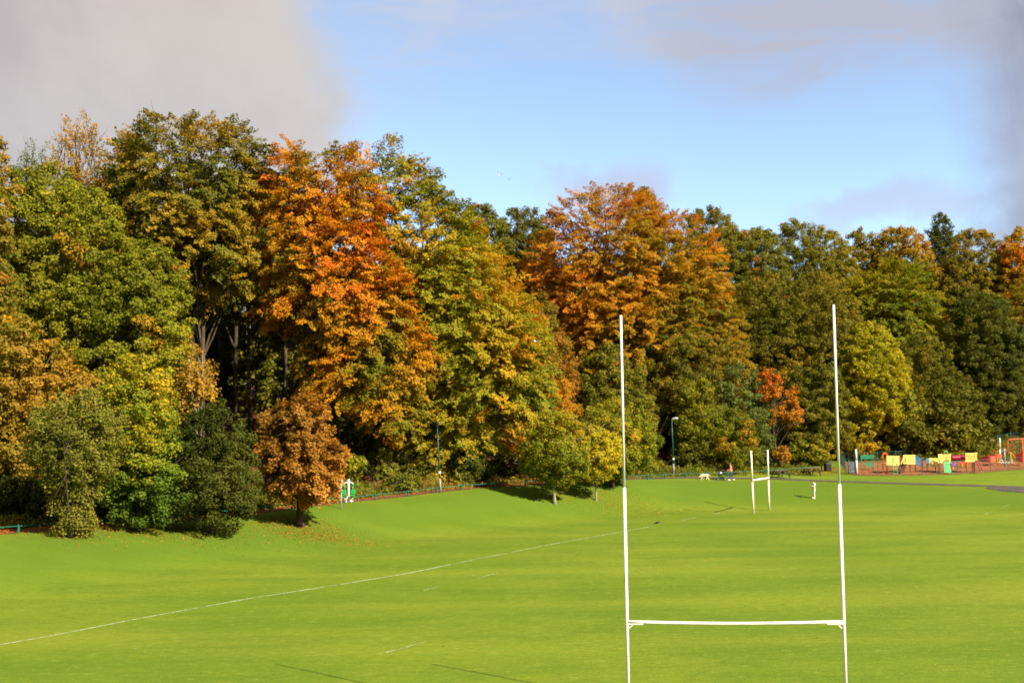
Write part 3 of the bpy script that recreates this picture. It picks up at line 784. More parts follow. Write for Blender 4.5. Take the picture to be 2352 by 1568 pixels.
# --- the mass of the wood behind: understorey nobody could count
def understorey():
    g = np.random.default_rng(99)
    Q = []; Cc = []
    n = 0
    for i in range(700):
        px = g.uniform(-250, 2600); t = 10 + 70 * g.uniform() ** 0.8
        u = (px - W0 / 2) / F0
        rt_ = float(smooth((u - 0.17) / 0.12))
        D = float(np.interp(np.clip(u, pu[0], pu[-1]), pu, pD)) + t + 12 * rt_
        if 425 < px < 700 and t < 72: continue
        x = u * D; zz = tz(x, D)
        hgt = g.uniform(3, 9) + 6 * (t > 35)
        r_ = g.uniform(2.0, 3.6)
        if i > 560:
            t = 42 + 30 * g.uniform(); px = g.uniform(900, 2600) if i > 600 else g.uniform(-100, 1000); u = (px - W0 / 2) / F0
            D = float(np.interp(np.clip(u, pu[0], pu[-1]), pu, pD)) + t; x = u * D; zz = tz(x, D); hgt = g.uniform(17, 21); r_ = g.uniform(3.5, 5)
        lb = [((x, D, zz + hgt * 0.5), r_, r_, hgt * 0.55, -0.1, 2.2)]
        q_, c_, _ = crown_leaves(lb, 'puff', ['dgreen', 'mgreen', 'browngreen', 'mgreen'][i % 4], 1000 + i, dens=0.6, leafk=2.0, bias=0.4, spr=1.25)
        Q.append(q_); Cc.append(c_)
    o = leaf_mesh('woodland_understorey', np.concatenate(Q), np.concatenate(Cc), (0, 0, 0))
    tag(o, 'dense dark understorey and far trees reading as one mass between the trunks', 'woodland', kind='stuff')
understorey()

def edge_growth():
    g = np.random.default_rng(98)
    Q = []; Cc = []
    def patch(x, y, h, r_, palx, bias, n, leaf, seed):
        zz = tz(x, y)
        N = n
        th = g.uniform(0, 6.28, N); rr = np.sqrt(g.uniform(size=N)) * r_
        hh = g.uniform(size=N) ** 1.2 * h * (1 - (rr / r_) ** 2 * 0.6)
        xx = x + rr * np.cos(th); yy = y + rr * np.sin(th)
        pos = np.stack([xx, yy, terr(xx, yy) + hh], -1)
        nrm = unit(g.normal(size=(N, 3)) + np.array([0.2, -0.4, 0.5]))
        t_ = unit(np.cross(nrm, g.normal(size=(N, 3))) + np.array([0, 0, 0.6])); s_ = unit(np.cross(nrm, t_))
        L2 = (leaf * g.uniform(0.5, 1.3, N) / 2)[:, None]; W2 = L2 * g.uniform(0.25, 0.6, (N, 1))
        Q.append(np.stack([pos + t_ * L2, pos + s_ * W2, pos - t_ * L2, pos - s_ * W2], 1).astype(np.float32))
        ql = np.clip(bias + g.normal(size=N) * 0.3, 0, 1) * 2
        i0 = np.minimum(ql.astype(int), 1); f_ = (ql - i0)[:, None]
        pl = PAL[palx]
        Cc.append(((pl[i0] * (1 - f_) + pl[i0 + 1] * f_) * g.uniform(0.7, 1.3, (N, 1))).astype(np.float32))
    for i in range(900):
        px = g.uniform(-150, 1850); u = (px - W0 / 2) / F0
        rt_ = float(smooth((u - 0.17) / 0.12))
        D = float(np.interp(u, pu, pD)) + 2.6 + 5.5 * g.uniform() + rt_ * g.uniform(3, 12)
        if 840 < px < 905 and g.uniform() < 0.9: continue
        b = 0.6 if 860 < px < 1240 else 0.15
        patch(u * D, D, g.uniform(0.35, 1.1) * (1 - 0.4 * rt_), g.uniform(0.7, 1.6), 'brush' if g.uniform() < 0.75 else 'green', b + g.normal() * 0.2, 200, 0.24, i)
    for i in range(170):
        px = g.uniform(1900, 2500); u = (px - W0 / 2) / F0
        D = float(np.interp(u, pu, pD)) + g.uniform(22, 34)
        patch(u * D, D, g.uniform(0.4, 1.2), g.uniform(0.8, 1.6), 'green' if g.uniform() < 0.6 else 'brush', 0.3, 150, 0.28, i)
    o = leaf_mesh('undergrowth', np.concatenate(Q), np.concatenate(Cc), (0, 0, 0))
    tag(o, 'bramble, bracken and dry stalks along the edge of the wood', 'undergrowth', kind='stuff')
edge_growth()

def fallen_leaves():
    g = np.random.default_rng(97)
    Q = []; Cc = []
    def scatter(c, rx, ry, n, palx, bias, size=0.085, gauss=True):
        N = n
        xx = c[0] + (g.normal(size=N) * rx if gauss else g.uniform(-rx, rx, N)); yy = c[1] + (g.normal(size=N) * ry if gauss else g.uniform(-ry, ry, N))
        zz = np.array([zmesh(a, b) for a, b in zip(xx, yy)])
        pos = np.stack([xx, yy, zz + 0.03 + g.uniform(size=N) * 0.02], -1)
        nrm = unit(np.array([0, 0, 1.0]) + g.normal(size=(N, 3)) * 0.4)
        t_ = unit(np.cross(nrm, g.normal(size=(N, 3)))); s_ = np.cross(nrm, t_)
        L2 = (size * g.uniform(0.5, 1.3, N) / 2)[:, None]; W2 = L2 * 0.7
        Q.append(np.stack([pos + t_ * L2, pos + s_ * W2, pos - t_ * L2, pos - s_ * W2], 1).astype(np.float32))
        ql = np.clip(bias + g.normal(size=N) * 0.25, 0, 1) * 2
        i0 = np.minimum(ql.astype(int), 1); f_ = (ql - i0)[:, None]; pl = PAL[palx]
        Cc.append(((pl[i0] * (1 - f_) + pl[i0 + 1] * f_) * g.uniform(0.75, 1.35, (N, 1))).astype(np.float32))
    c = G(690, 1212); scatter(c, 2.2, 1.5, 2600, 'rust', 0.5); scatter((c.x + 1.5, c.y - 1.5), 2.4, 1.0, 1500, 'rust', 0.5)
    c = G(300, 1218); scatter(c, 3.0, 1.3, 2400, 'rust', 0.6)
    c = G(170, 1234); scatter(c, 1.5, 1.0, 400, 'rust', 0.4)
    c = G(490, 1228); scatter(c, 2.2, 0.9, 400, 'rust', 0.4)
    c = G(1410, 1152); scatter(c, 3.4, 2.4, 2600, 'gold', 0.8); scatter(G(1290, 1152), 2.5, 1.6, 400, 'gold', 0.6)
    c = G(1780, 1086); scatter(c, 6.5, 1.0, 1500, 'redorange', 0.4, 0.14); scatter(G(1870, 1077), 4.5, 1.2, 1200, 'redorange', 0.4, 0.14)
    scatter((0, 62), 26, 16, 500, 'gold', 0.6, 0.06)
    for k in range(60):
        f = k / 59; i = f * 6 + 1; a = path_pts[int(i)]; b = path_pts[int(i) + 1]; p = a.lerp(b, i - int(i))
        scatter((p.x, p.y + 1.6), 0.9, 0.8, 70, 'redorange', 0.6, 0.12)
    o = leaf_mesh('fallen_leaves', np.concatenate(Q), np.concatenate(Cc), (0, 0, 0))
    tag(o, 'rust and gold fallen leaves scattered over grass and path', 'fallen leaves', kind='stuff')
fallen_leaves()

# ------------------------------------------------------------------ goals
def goal(name, label, bl, br, tl, tr, barl, barr, D0, D1, r_low, r_up, joint, mat, sag=0.0, brackets=True):
    A = Vector(bl); B = Vector(br)
    c = (A + B) / 2
    root = thing(name, label, 'goal', c)
    def post(b, t, j):
        p = thing('post', None, None); p.parent = root; bpy.data.objects.remove(p)
        d = t - b
        k = j
        m1 = MB().tube([b - Vector((0, 0, 0.1)), b + d * k], r_low, 14)
        o = m1.build('post', mat, root, c, True)
        m2 = MB().tube([b + d * k - d * 0.004, b + d], r_up, 12)
        m2.build('extension_tube', mat, o, c, True)
    post(A, tl, joint[0]); post(B, tr, joint[1])
    n = 10
    pts = [barl.lerp(barr, i / n) - Vector((0, 0, sag * math.sin(math.pi * i / n))) for i in range(n + 1)]
    MB().tube(pts, r_low * 0.97, 14).build('crossbar', mat, root, c, True)
    if brackets:
        dx = (barr - barl).normalized()
        for a_, s_ in ((barl, 1), (barr, -1)):
            b_ = MB().bar(a_ + dx * 0.03 * s_ - Vector((0, 0, r_low + 0.012)), a_ + dx * 0.42 * s_ - Vector((0, 0, r_low + 0.012)), 0.07, 0.022)
            b_.bar(a_ + dx * 0.05 * s_ - Vector((0, 0, r_low + 0.12)), a_ + dx * 0.16 * s_ - Vector((0, 0, r_low + 0.02)), 0.05, 0.02)
            b_.build('crossbar_bracket', mat, root, c)
    return root
def dep(px, py, z):                              # distance at which the ray through a point is at height z
    d = ray(px, py); return d.y * (z - CAM.z) / d.z
DL, DR = dep(1440, 1427, 3.0), dep(1938, 1427, 3.0)
tl, tr = P(1426, 724, DL), P(1914.5, 700, DR)
bL, bR = P(1440, 1427, DL), P(1938, 1427, DR)
gl = bL + (bL - tl) * (3.0 / (tl.z - 3.0)); gr = bR + (bR - tr) * (3.0 / (tr.z - 3.0))
jl = (P(1430.5, 1120, DL).z) / tl.z; jr = (P(1927, 1112, DR).z) / tr.z
goal('rugby_goal', 'tall white rugby posts close to the camera, with crossbar', gl, gr, tl, tr, bL, bR, DL, DR, 0.043, 0.032, (jl, jr), M['white_post'], 0.045)
a_, b_ = G(1731, 1180), G(1767, 1172)
goal('rugby_goal', 'short cream rugby posts far down the field', a_, b_, P(1725, 1035, a_.y), P(1763, 1033, b_.y), P(1728, 1102.5, a_.y), P(1766, 1097, b_.y),
     a_.y, b_.y, 0.072, 0.068, (0.5, 0.5), M['cream'], 0, False)

# ------------------------------------------------------------------ knee rail along the path
fl = [Vector((p.x, p.y - 0.55, 0)) for p in path_pts[1:8]]
fl += [G(*a) for a in ((1488, 1101), (1532, 1098), (1585, 1096.5), (1630, 1095.5), (1690, 1093), (1749, 1090), (1793, 1087), (1834, 1084), (1879, 1081), (1915, 1079))]
fl = [Vector((p.x, p.y, 0)) for p in fl]
fl = smooth_line(fl, 10)
acc = 0; posts = [fl[0]]
for i in range(1, len(fl)):
    acc += (fl[i] - fl[i - 1]).length
    if acc >= 2.6: posts.append(fl[i]); acc = 0
posts = [Vector((p.x, p.y, zmesh(p.x, p.y))) for p in posts]
root = thing('knee_rail', 'long low dark green rail on short posts beside the woodland path', 'railing', posts[0])
for i, p in enumerate(posts):
    mb = MB().tube([p - Vector((0, 0, 0.2)), p + Vector((0, 0, 0.5))], 0.075, 10)
    mb.tube([p + Vector((0, 0, 0.5)), p + Vector((0, 0, 0.535))], [0.075, 0.045], 10)
    mb.build('post', M['rail_green'], root, posts[0])
mb = MB()
for i in range(len(posts) - 1):
    mb.tube([posts[i] + Vector((0, 0, 0.43)), posts[i].lerp(posts[i + 1], 0.5) + Vector((0, 0, 0.405)), posts[i + 1] + Vector((0, 0, 0.43))], 0.03, 6)
mb.build('rail', M['rail_green'], root, posts[0])

# ------------------------------------------------------------------ lamps
def lamp(label, base, top, head, white_at=0.3):
    root = thing('street_lamp', label, 'street lamp', base)
    d = top - base
    MB().tube([base - Vector((0, 0, .1)), base + d * 0.22], 0.085, 10).build('base_sleeve', M['grey'], root, base, True)
    MB().tube([base + d * 0.21, base + d * 0.6, top], [0.06, 0.052, 0.042], 10).build('pole', M['lamp_green'], root, base, True)
    MB().tube([base + d * white_at, base + d * (white_at + 0.035)], 0.1, 10).build('notice_band', M['white'], root, base, True)
    if head == 'lantern':
        mb = MB().tube([top - Vector((0, 0, .05)), top + Vector((0, 0, 0.10)), top + Vector((0, 0, 0.42)), top + Vector((0, 0, 0.5)), top + Vector((0, 0, .56))], [0.07, 0.13, 0.17, 0.15, 0.03], 12)
        mb.build('lantern', M['dark'], root, base, True)
    else:
        mb = MB().tube([top - Vector((0.04, 0, .05)), top + Vector((0.12, 0, 0.03)), top + Vector((0.35, -0.02, 0.07)), top + Vector((0.62, -0.04, 0.07)), top + Vector((0.66, -.04, .07))], [0.05, 0.08, 0.13, 0.11, 0.04], 10)
        o = mb.build('lamp_head', M['palegrey'], root, base, True)
    return root
b = G(1012, 1131); lamp('green street lamp with dark lantern head, in front of the dark evergreen shrub', b, P(1004.5, 982, b.y), 'lantern', 0.29)
b = G(1548, 1093); lamp('green street lamp with pale flat head in the middle of the wood edge', b, P(1543, 962, b.y), 'flat', 0.28)
b = P(2156, 1046, 137); b.z = tz(b.x, b.y); lamp('green street lamp rising behind the playground', b, P(2150, 922, 137), 'flat', 0.42)

# ------------------------------------------------------------------ things beside the chestnut
b = G(784.5, 1169); t = P(783, 1108, b.y)
root = thing('sign_post', 'white pole with small round sign beside the chestnut', 'sign', b)
MB().tube([b - Vector((0, 0, .1)), t + Vector((0, 0, .2))], 0.045, 10).build('pole', M['palegrey'], root, b, True)
MB().tube([t + Vector((0, -0.055, 0.03)), t + Vector((0, -0.085, 0.03))], 0.26, 20).build('sign_disc', M['palegrey'], root, b)
MB().tube([t + Vector((0, -0.087, 0.03)), t + Vector((0, -0.092, 0.03))], 0.19, 20).build('sign_face', M['white'], root, b)

b = G(801, 1153)
root = thing('exercise_machine', 'white and green outdoor exercise machine with two seats', 'gym machine', b)
mb = MB().tube([(0, 0, 0), (0, 0, 1.78)], 0.075, 12); mb.ball((0, 0, 1.78), (0.075, 0.075, 0.06))
mb.build('column', M['white'], root, None, True)
mb = MB()
for s in (-1, 1):
    mb.tube([(s * 0.05, 0, 1.5), (s * 0.16, 0, 1.58), (s * 0.3, -0.02, 1.5), (s * 0.36, -0.02, 1.4)], 0.032, 8)
mb.build('shoulder_tube', M['white'], root, None, True)
for s in (-1, 1):
    MB().tube([(s * 0.36, -0.02, 1.42), (s * 0.34, 0, 1.0), (s * 0.33, -0.05, 0.55)], 0.04, 8).build('hanger_arm', M['gymgreen'], root, None, True)
    MB().tube([(s * 0.30, -0.02, 1.37), (s * 0.62, -0.1, 1.34), (s * 0.82, -0.25, 1.42 if s > 0 else 1.34)], 0.035, 8).build('handle_bar', M['gymgreen'], root, None, True)
    MB().box((s * 0.34, -0.25, 0.55), (0.36, 0.36, 0.06)).build('seat', M['gymgreen'], root, bevel=0.02)
    MB().box((s * 0.36, -0.06, 0.80), (0.34, 0.06, 0.34)).build('backrest', M['gymgreen'], root, bevel=0.02)
    MB().tube([(s * 0.3, -0.45, 0.42), (s * 0.62, -0.5, 0.44)], 0.03, 8).build('foot_bar', M['gymgreen'], root, None, True)
mb = MB()
for s in (-1, 1):
    mb.tube([(s * 0.12, -0.05, 0.42), (s * 0.2, -0.12, 0.0)], 0.04, 8); mb.bar((s * .12, -.05, .4), (0, 0, .5), .05)
mb.bar((-0.36, 0, 0.1), (0.36, 0, 0.1), 0.1, 0.06); mb.bar((-0.34, 0, 0.28), (0.34, 0, 0.28), 0.08, 0.06)
mb.build('foot', M['white'], root)

# ------------------------------------------------------------------ skinned figures
dg = None
def skin(name, verts, edges, mat, parent, sub=2, flat=None):
    me = bpy.data.meshes.new(name); me.from_pydata([v[:3] for v in verts], edges, []); me.update()
    o = bpy.data.objects.new(name, me); col.objects.link(o)
    o.modifiers.new('skin', 'SKIN')
    sv = me.skin_vertices[0].data
    for i, v in enumerate(verts):
        r_ = v[3]; sv[i].radius = r_ if hasattr(r_, '__len__') else (r_, r_)
        sv[i].use_root = (i == 0)
    sd = o.modifiers.new('sub', 'SUBSURF'); sd.levels = sub; sd.render_levels = sub
    d_ = bpy.context.evaluated_depsgraph_get()
    m2 = bpy.data.meshes.new_from_object(o.evaluated_get(d_)); m2.name = name
    bpy.data.objects.remove(o)
    return link(name, m2, mat, parent, True)

def chain(V, E, pts, start=None):
    prev = start
    for p in pts:
        V.append(p); i = len(V) - 1
        if prev is not None: E.append((prev, i))
        prev = i
    return prev

def hand(V, E, wrist, wi, d, side):
    """palm and five curled fingers; d = direction of the hand, side = direction of the thumb"""
    d = Vector(d).normalized(); side = Vector(side).normalized(); up = d.cross(side)
    w_ = Vector(wrist)
    V.append(tuple(w_ + d * 0.05) + (0.026,)); pi_ = len(V) - 1; E.append((wi, pi_))
    for k, (o_, L) in enumerate(((0.03, .075), (0.01, .085), (-0.01, .08), (-0.03, .062))):
        a = w_ + d * 0.09 + side * o_; b2 = a + d * L * 0.5 + up * 0.012; c2 = a + d * L * 0.8 + up * 0.04
        chain(V, E, [tuple(a) + (0.0095,), tuple(b2) + (0.009,), tuple(c2) + (0.008,)], pi_)
    a = w_ + d * 0.045 + side * 0.04; b2 = a + d * 0.04 + side * 0.015
    chain(V, E, [tuple(a) + (0.011,), tuple(b2) + (0.009,)], pi_)

def person(label, base, rz, skinm, top, legs_m, shoe_m, hair_m, lean, knees, ankles, elbows, wrists, hair_cap=True):
    """x is forward, y the person's left, z up; joints are given for the left and the right side."""
    root = thing('person', label, 'person', base, rz)
    hip = Vector((0, 0, 0.93)); ch = Vector((lean * 0.75, 0, 1.33)); nk = Vector((lean, 0, 1.47)); hd = Vector((lean + 0.035, 0, 1.62))
    V = []; E = []
    V.append((0, 0, 0.95, 0.125)); V.append((lean * .4, 0, 1.12, 0.115)); E.append((0, 1))
    V.append((ch.x, 0, ch.z, 0.13)); E.append((1, 2)); V.append((nk.x, 0, nk.z, 0.062)); E.append((2, 3))
    V.append((hd.x - .01, 0, hd.z - 0.05, 0.075)); E.append((3, 4)); V.append((hd.x, 0, hd.z + 0.03, 0.098)); E.append((4, 5)); V.append((hd.x - .01, 0, hd.z + .1, .07)); E.append((5, 6))
    V.append((hd.x + .108, 0, hd.z - 0.01, 0.016)); E.append((5, 7))
    for s, e_, w_ in ((1, elbows[0], wrists[0]), (-1, elbows[1], wrists[1])):
        sh_ = (ch.x + .01, s * 0.185, 1.40, 0.062)
        i = chain(V, E, [sh_, tuple(e_) + (0.046,), tuple(w_) + (0.032,)], 2)
        d_ = Vector(w_) - Vector(e_)
        hand(V, E, w_, i, d_, (0.3, -s, 0.5))
    for s, k_, a_ in ((1, knees[0], ankles[0]), (-1, knees[1], ankles[1])):
        chain(V, E, [(0, s * 0.095, 0.88, 0.088), tuple(k_) + (0.058,), tuple(a_) + (0.04,), (a_[0] + 0.11, a_[1], 0.035, 0.035)], 0)
    skin('body', V, E, skinm, root)
    # clothes
    V = [(0.0, 0, 0.90, 0.150), (lean * .4, 0, 1.12, 0.155), (ch.x, 0, ch.z, 0.165), (nk.x - .01, 0, 1.455, 0.085)]; E = [(0, 1), (1, 2), (2, 3)]
    for s, e_, w_ in ((1, elbows[0], wrists[0]), (-1, elbows[1], wrists[1])):
        w2 = Vector(e_).lerp(Vector(w_), 0.95)
        chain(V, E, [(ch.x, s * 0.19, 1.395, 0.082), tuple(e_) + (0.066,), tuple(w2) + (0.05,)], 2)
    skin('jacket', V, E, top, root)
    V = [(0, 0, 0.97, 0.135), (0, 0, 0.90, 0.14)]; E = [(0, 1)]
    for s, k_, a_ in ((1, knees[0], ankles[0]), (-1, knees[1], ankles[1])):
        chain(V, E, [(0, s * 0.1, 0.83, 0.108), tuple(k_) + (0.075,), (a_[0], a_[1], a_[2] + 0.03, 0.062)], 1)
    skin('trousers', V, E, legs_m, root)
    for a_ in ankles:
        o = MB().ball((a_[0] + 0.06, a_[1], a_[2] - 0.035), (0.15, 0.056, 0.052), 12, 8).build('shoe', shoe_m, root, None, True)
    mb = MB().ball((hd.x - 0.022, 0, hd.z + 0.055), (0.112, 0.098, 0.098), 14, 9); mb.ball((hd.x - 0.06, 0, hd.z - 0.02), (0.07, 0.085, 0.1), 12, 8)
    mb.build('hair', hair_m, root, None, True)
    for s in (-1, 1): MB().ball((hd.x + 0.088, s * 0.034, hd.z + 0.02), 0.012, 8, 5).build('eye', M['dark'], root, None, True)
    return root
b = G(1680, 1103)
person('person in a pink hooded jacket and blue jeans, walking behind a pushchair', b, R(176), M['skin'], M['pink'], M['jeans'], M['white'], M['hair_grey'], 0.06,
       [(0.12, 0.10, 0.50), (-0.04, -0.10, 0.49)], [(0.20, 0.10, 0.09), (-0.30, -0.10, 0.11)],
       [(0.10, 0.25, 1.12), (0.10, -0.25, 1.12)], [(0.34, 0.22, 1.02), (0.33, -0.22, 1.02)])
b = G(1870, 1145)
person('person dressed all in white standing alone on the field', b, R(198), M['skin'], M['whitecloth'], M['greytrouser'], M['white'], M['hair_brown'], 0.02,
       [(0.05, 0.09, 0.50), (-0.02, -0.10, 0.50)], [(0.03, 0.12, 0.08), (-0.08, -0.14, 0.08)],
       [(0.06, 0.27, 1.13), (0.06, -0.27, 1.13)], [(0.27, 0.06, 1.20), (0.27, -0.04, 1.16)])

# pushchair
b = G(1657, 1103); b = Vector((b.x, b.y, b.z))
root = thing('pushchair', 'dark pushchair with pale blue blanket, pushed along the path', 'pushchair', b, R(176))
mb = MB()
for s in (-1, 1):
    mb.tube([(-0.48, s * .22, 1.02), (-0.30, s * .23, 0.85), (0.02, s * .24, 0.45), (0.36, s * .2, 0.14)], 0.016, 6)
    mb.tube([(-0.36, s * .26, 0.14), (0.0, s * .24, 0.5), (0.2, s * .23, 0.66)], 0.016, 6)
mb.tube([(-0.48, -.22, 1.02), (-0.52, 0, 1.03), (-0.48, .22, 1.02)], 0.02, 6); mb.tube([(-0.36, -.26, .14), (-.36, .26, .14)], .014, 6)
mb.build('frame', M['dark'], root, None, True)
skin('seat', [(-0.18, 0, 0.86, (0.20, 0.10)), (-0.02, 0, 0.58, (0.21, 0.10)), (0.22, 0, 0.52, (0.20, 0.09)), (0.30, 0, 0.36, (0.17, 0.05))], [(0, 1), (1, 2), (2, 3)], M['pram_dark'], root)
mb = MB()
for i in range(7):
    a0, a1 = R(20 + i * 20), R(40 + i * 20)
n0 = 0
V = []; Fq = []
for i in range(9):
    a0 = R(-10 + i * 17)
    for k in range(7):
        q = R(-80 + k * 160 / 6)
        V.append(Vector((-0.13 + 0.31 * math.cos(a0) * math.cos(q * .35), 0.26 * math.sin(q) / math.sin(R(80)), 0.80 + 0.31 * math.sin(a0) * math.cos(q * .45))))
for i in range(8):
    for k in range(6): a0 = i * 7 + k; Fq.append((a0, a0 + 1, a0 + 8, a0 + 7))
mb.v = V; mb.f = Fq
o = mb.build('hood', M['pram_dark'], root, None, True); sm = o.modifiers.new('thick', 'SOLIDIFY'); sm.thickness = 0.015
MB().ball((0.10, 0, 0.74), (0.24, 0.2, 0.16), 14, 9).build('blanket', M['pram_blue'], root, None, True)
for x, y, r_ in ((-0.36, .27, .14), (-0.36, -.27, .14), (0.38, .2, .11), (0.38, -.2, .11)):
    o = MB().tube([(x, y - .02, r_), (x, y + .02, r_)], r_, 16).build('wheel', M['dark'], root)
    MB().tube([(x, y - .024, r_), (x, y + .024, r_)], r_ * .55, 12).build('rim', M['palegrey'], o)
MB().box((-0.1, 0, 0.26), (0.4, 0.36, 0.14)).build('basket', M['dark'], root, bevel=0.03)

# dog sniffing the path
b = G(1617, 1102)
root = thing('dog', 'cream dog with dark head sniffing along the path', 'dog', b, R(178))
V = [(-0.30, 0, 0.50, (0.115, 0.13)), (-0.08, 0, 0.50, (0.115, 0.12)), (0.14, 0, 0.49, (0.13, 0.155)), (0.28, 0, 0.47, (0.11, 0.12)), (0.40, 0, 0.36, (0.08, 0.085)), (0.50, 0, 0.22, (0.075, 0.08)), (0.565, 0, 0.12, (0.045, 0.045)), (0.60, 0, 0.07, (0.03, 0.03))]
E = [(i, i + 1) for i in range(7)]
chain(V, E, [(-0.42, 0, 0.54, .035), (-0.56, 0, 0.47, .03), (-0.64, 0, 0.36, .022)], 0)
for s, dx in ((1, 0.07), (-1, -0.08)):
    chain(V, E, [(0.20 + dx * .3, s * .09, 0.34, 0.06), (0.19 + dx, s * .09, 0.20, 0.04), (0.21 + dx * 1.6, s * .09, 0.05, 0.03), (0.27 + dx * 1.6, s * .09, 0.025, 0.028)], 2)
    chain(V, E, [(-0.32 - dx * .3, s * .09, 0.36, 0.085), (-0.26 - dx, s * .09, 0.25, 0.05), (-0.40 - dx, s * .09, 0.16, 0.032), (-0.36 - dx * 1.3, s * .09, 0.04, 0.028), (-0.30 - dx * 1.3, s * .09, 0.025, 0.026)], 0)
skin('body', V, E, M['fur'], root)
skin('dark_head_patch', [(0.46, 0, 0.29, (.083, .088)), (0.505, 0, 0.215, (.082, .086)), (0.55, 0, 0.145, (.058, .06))], [(0, 1), (1, 2)], M['fur_dark'], root)
for s in (-1, 1):
    MB().ball((0.45, s * 0.085, 0.235), (0.05, 0.018, 0.08), 10, 7).build('ear', M['fur_dark'], root, None, True)

# birds
b = G(1509, 1204)
root = thing('crow', 'black crow pecking on the white touchline', 'bird', b, R(180))
V = [(-0.06, 0, 0.16, 0.065), (0.05, 0, 0.145, 0.06), (0.12, 0, 0.12, 0.042), (0.17, 0, 0.09, 0.035), (0.215, 0, 0.06, 0.012), (0.245, 0, 0.035, 0.006)]
E = [(i, i + 1) for i in range(5)]
chain(V, E, [(-0.16, 0, 0.215, (0.035, 0.02)), (-0.27, 0, 0.28, (0.035, 0.008))], 0)
for s in (-1, 1): chain(V, E, [(-0.01, s * .03, 0.09, 0.018), (-0.02, s * .035, 0.02, 0.009), (0.04, s * .035, 0.008, 0.008)], 0)
skin('body', V, E, M['crow'], root)
for s in (-1, 1):
    MB().ball((-0.05, s * 0.06, 0.175), (0.16, 0.018, 0.05), 12, 7).build('wing', M['crow'], root, None, True)

def gull(label, p, rz, flap, k=1.0, mat='gull'):
    root = thing('gull', label, 'bird', p, rz, 'gulls in flight')
    root.scale = (k, k, k)
    skin('body', [(-0.18, 0, 0, 0.03), (0, 0, 0, 0.055), (0.13, 0, 0.02, 0.042), (0.19, 0, 0.01, 0.012), (-0.26, 0, 0, (0.045, 0.008))], [(1, 0), (1, 2), (2, 3), (0, 4)], M[mat], root)
    for s in (-1, 1):
        mb = MB()
        mb.v = [Vector(v) for v in ((0.08, s * .03, .02), (-0.07, s * .03, .01), (0.11, s * .25, .02 + flap * .16), (-0.04, s * .25, .01 + flap * .16), (0.03, s * .52, .02 + flap * .22), (-0.06, s * .52, .015 + flap * .22))]
        mb.f = [(0, 1, 3, 2), (2, 3, 5, 4)]
        o = mb.build('wing', M[mat], root); sm = o.modifiers.new('thick', 'SOLIDIFY'); sm.thickness = 0.012
gull('gull banking with one wing raised against the blue sky, left of its companion', P(1148, 403, 165), R(60), 1.2, 1.0)
gull('gull gliding level against the blue sky, right of its companion', P(1169, 412, 168), R(95), 0.8, 1.0, 'grey')
gull('white gull flying in front of the dark olive beech', P(399, 403, 78), R(20), 0.6, 0.7)
gull('white gull flying in front of the olive gold beech', P(1231, 784, 88), R(40), 0.8, 0.7)

# ------------------------------------------------------------------ picnic tables and bins
def picnic(label, base, rz):
    root = thing('picnic_table', label, 'picnic table', base, rz, 'picnic tables by the footpath')
    for k, y in enumerate((-0.3, -0.1, 0.1, 0.3)): MB().box((0, y, 0.76), (1.85, 0.185, 0.045)).build('top_plank', M['tabletop'], root, bevel=0.008)
    for s in (-1, 1):
        for o_ in (-0.09, 0.09): MB().box((0, s * 0.72 + o_, 0.45), (1.85, 0.165, 0.045)).build('seat_plank', M['tablewood'], root, bevel=0.008)
    for s in (-1, 1):
        mb = MB()
        for t_ in (-1, 1): mb.bar((s * 0.66, t_ * 0.28, 0.735), (s * 0.66, t_ * 0.72, -0.03), 0.05, 0.11)
        mb.bar((s * 0.712, -0.82, 0.39), (s * 0.712, 0.82, 0.39), 0.05, 0.10); mb.bar((s * 0.712, -0.38, 0.69), (s * 0.712, 0.38, 0.69), 0.05, 0.08)
        mb.build('leg_frame', M['tablewood'], root)
    MB().bar((-0.66, 0, 0.40), (-0.1, 0, 0.72), 0.05, 0.08).bar((0.66, 0, 0.40), (0.1, 0, 0.72), 0.05, 0.08).build('brace', M['tablewood'], root)
    return root
b = G(1793, 1097); picnic('dark timber picnic table on the grass right behind the far goal', b, R(24))
b = G(1864, 1091.5); picnic('dark timber picnic table nearest the litter bin', b, R(24))

def bin_(label, base, h, w_):
    root = thing('litter_bin', label, 'litter bin', base, R(15))
    MB().box((0, 0, h * 0.38), (w_, w_, h * 0.76)).build('body', M['dark'], root, bevel=0.03)
    for sx in (-1, 1):
        for sy in (-1, 1): MB().box((sx * w_ * .43, sy * w_ * .43, h * 0.85), (0.06, 0.06, h * 0.2)).build('hood_post', M['dark'], root)
    MB().box((0, 0, h * 0.96), (w_ * 1.04, w_ * 1.04, h * 0.08)).build('hood', M['dark'], root, bevel=0.03)
b = G(1901, 1081.5); bin_('black square litter bin left of the playground gate', b, 1.12, 0.62)
b = P(2050, 1047, 138); b.z = tz(b.x, b.y); bin_('dark hooded litter bin in the shade behind the playground', b, 1.05, 0.6)

# ------------------------------------------------------------------ playground (positions read in a close-up of the photo)
def zx(x, y): return ((3200 + x * 0.38258) / 1.7415, (1500 + y * 0.38258) / 1.7415)
def ZP(x, y, D): return P(*zx(x, y), D)
def GZ(x, y):
    g_ = G(*zx(x, y)); return g_
ZM = 0.38258 / 1.7415                      # close-up pixels to measuring pixels

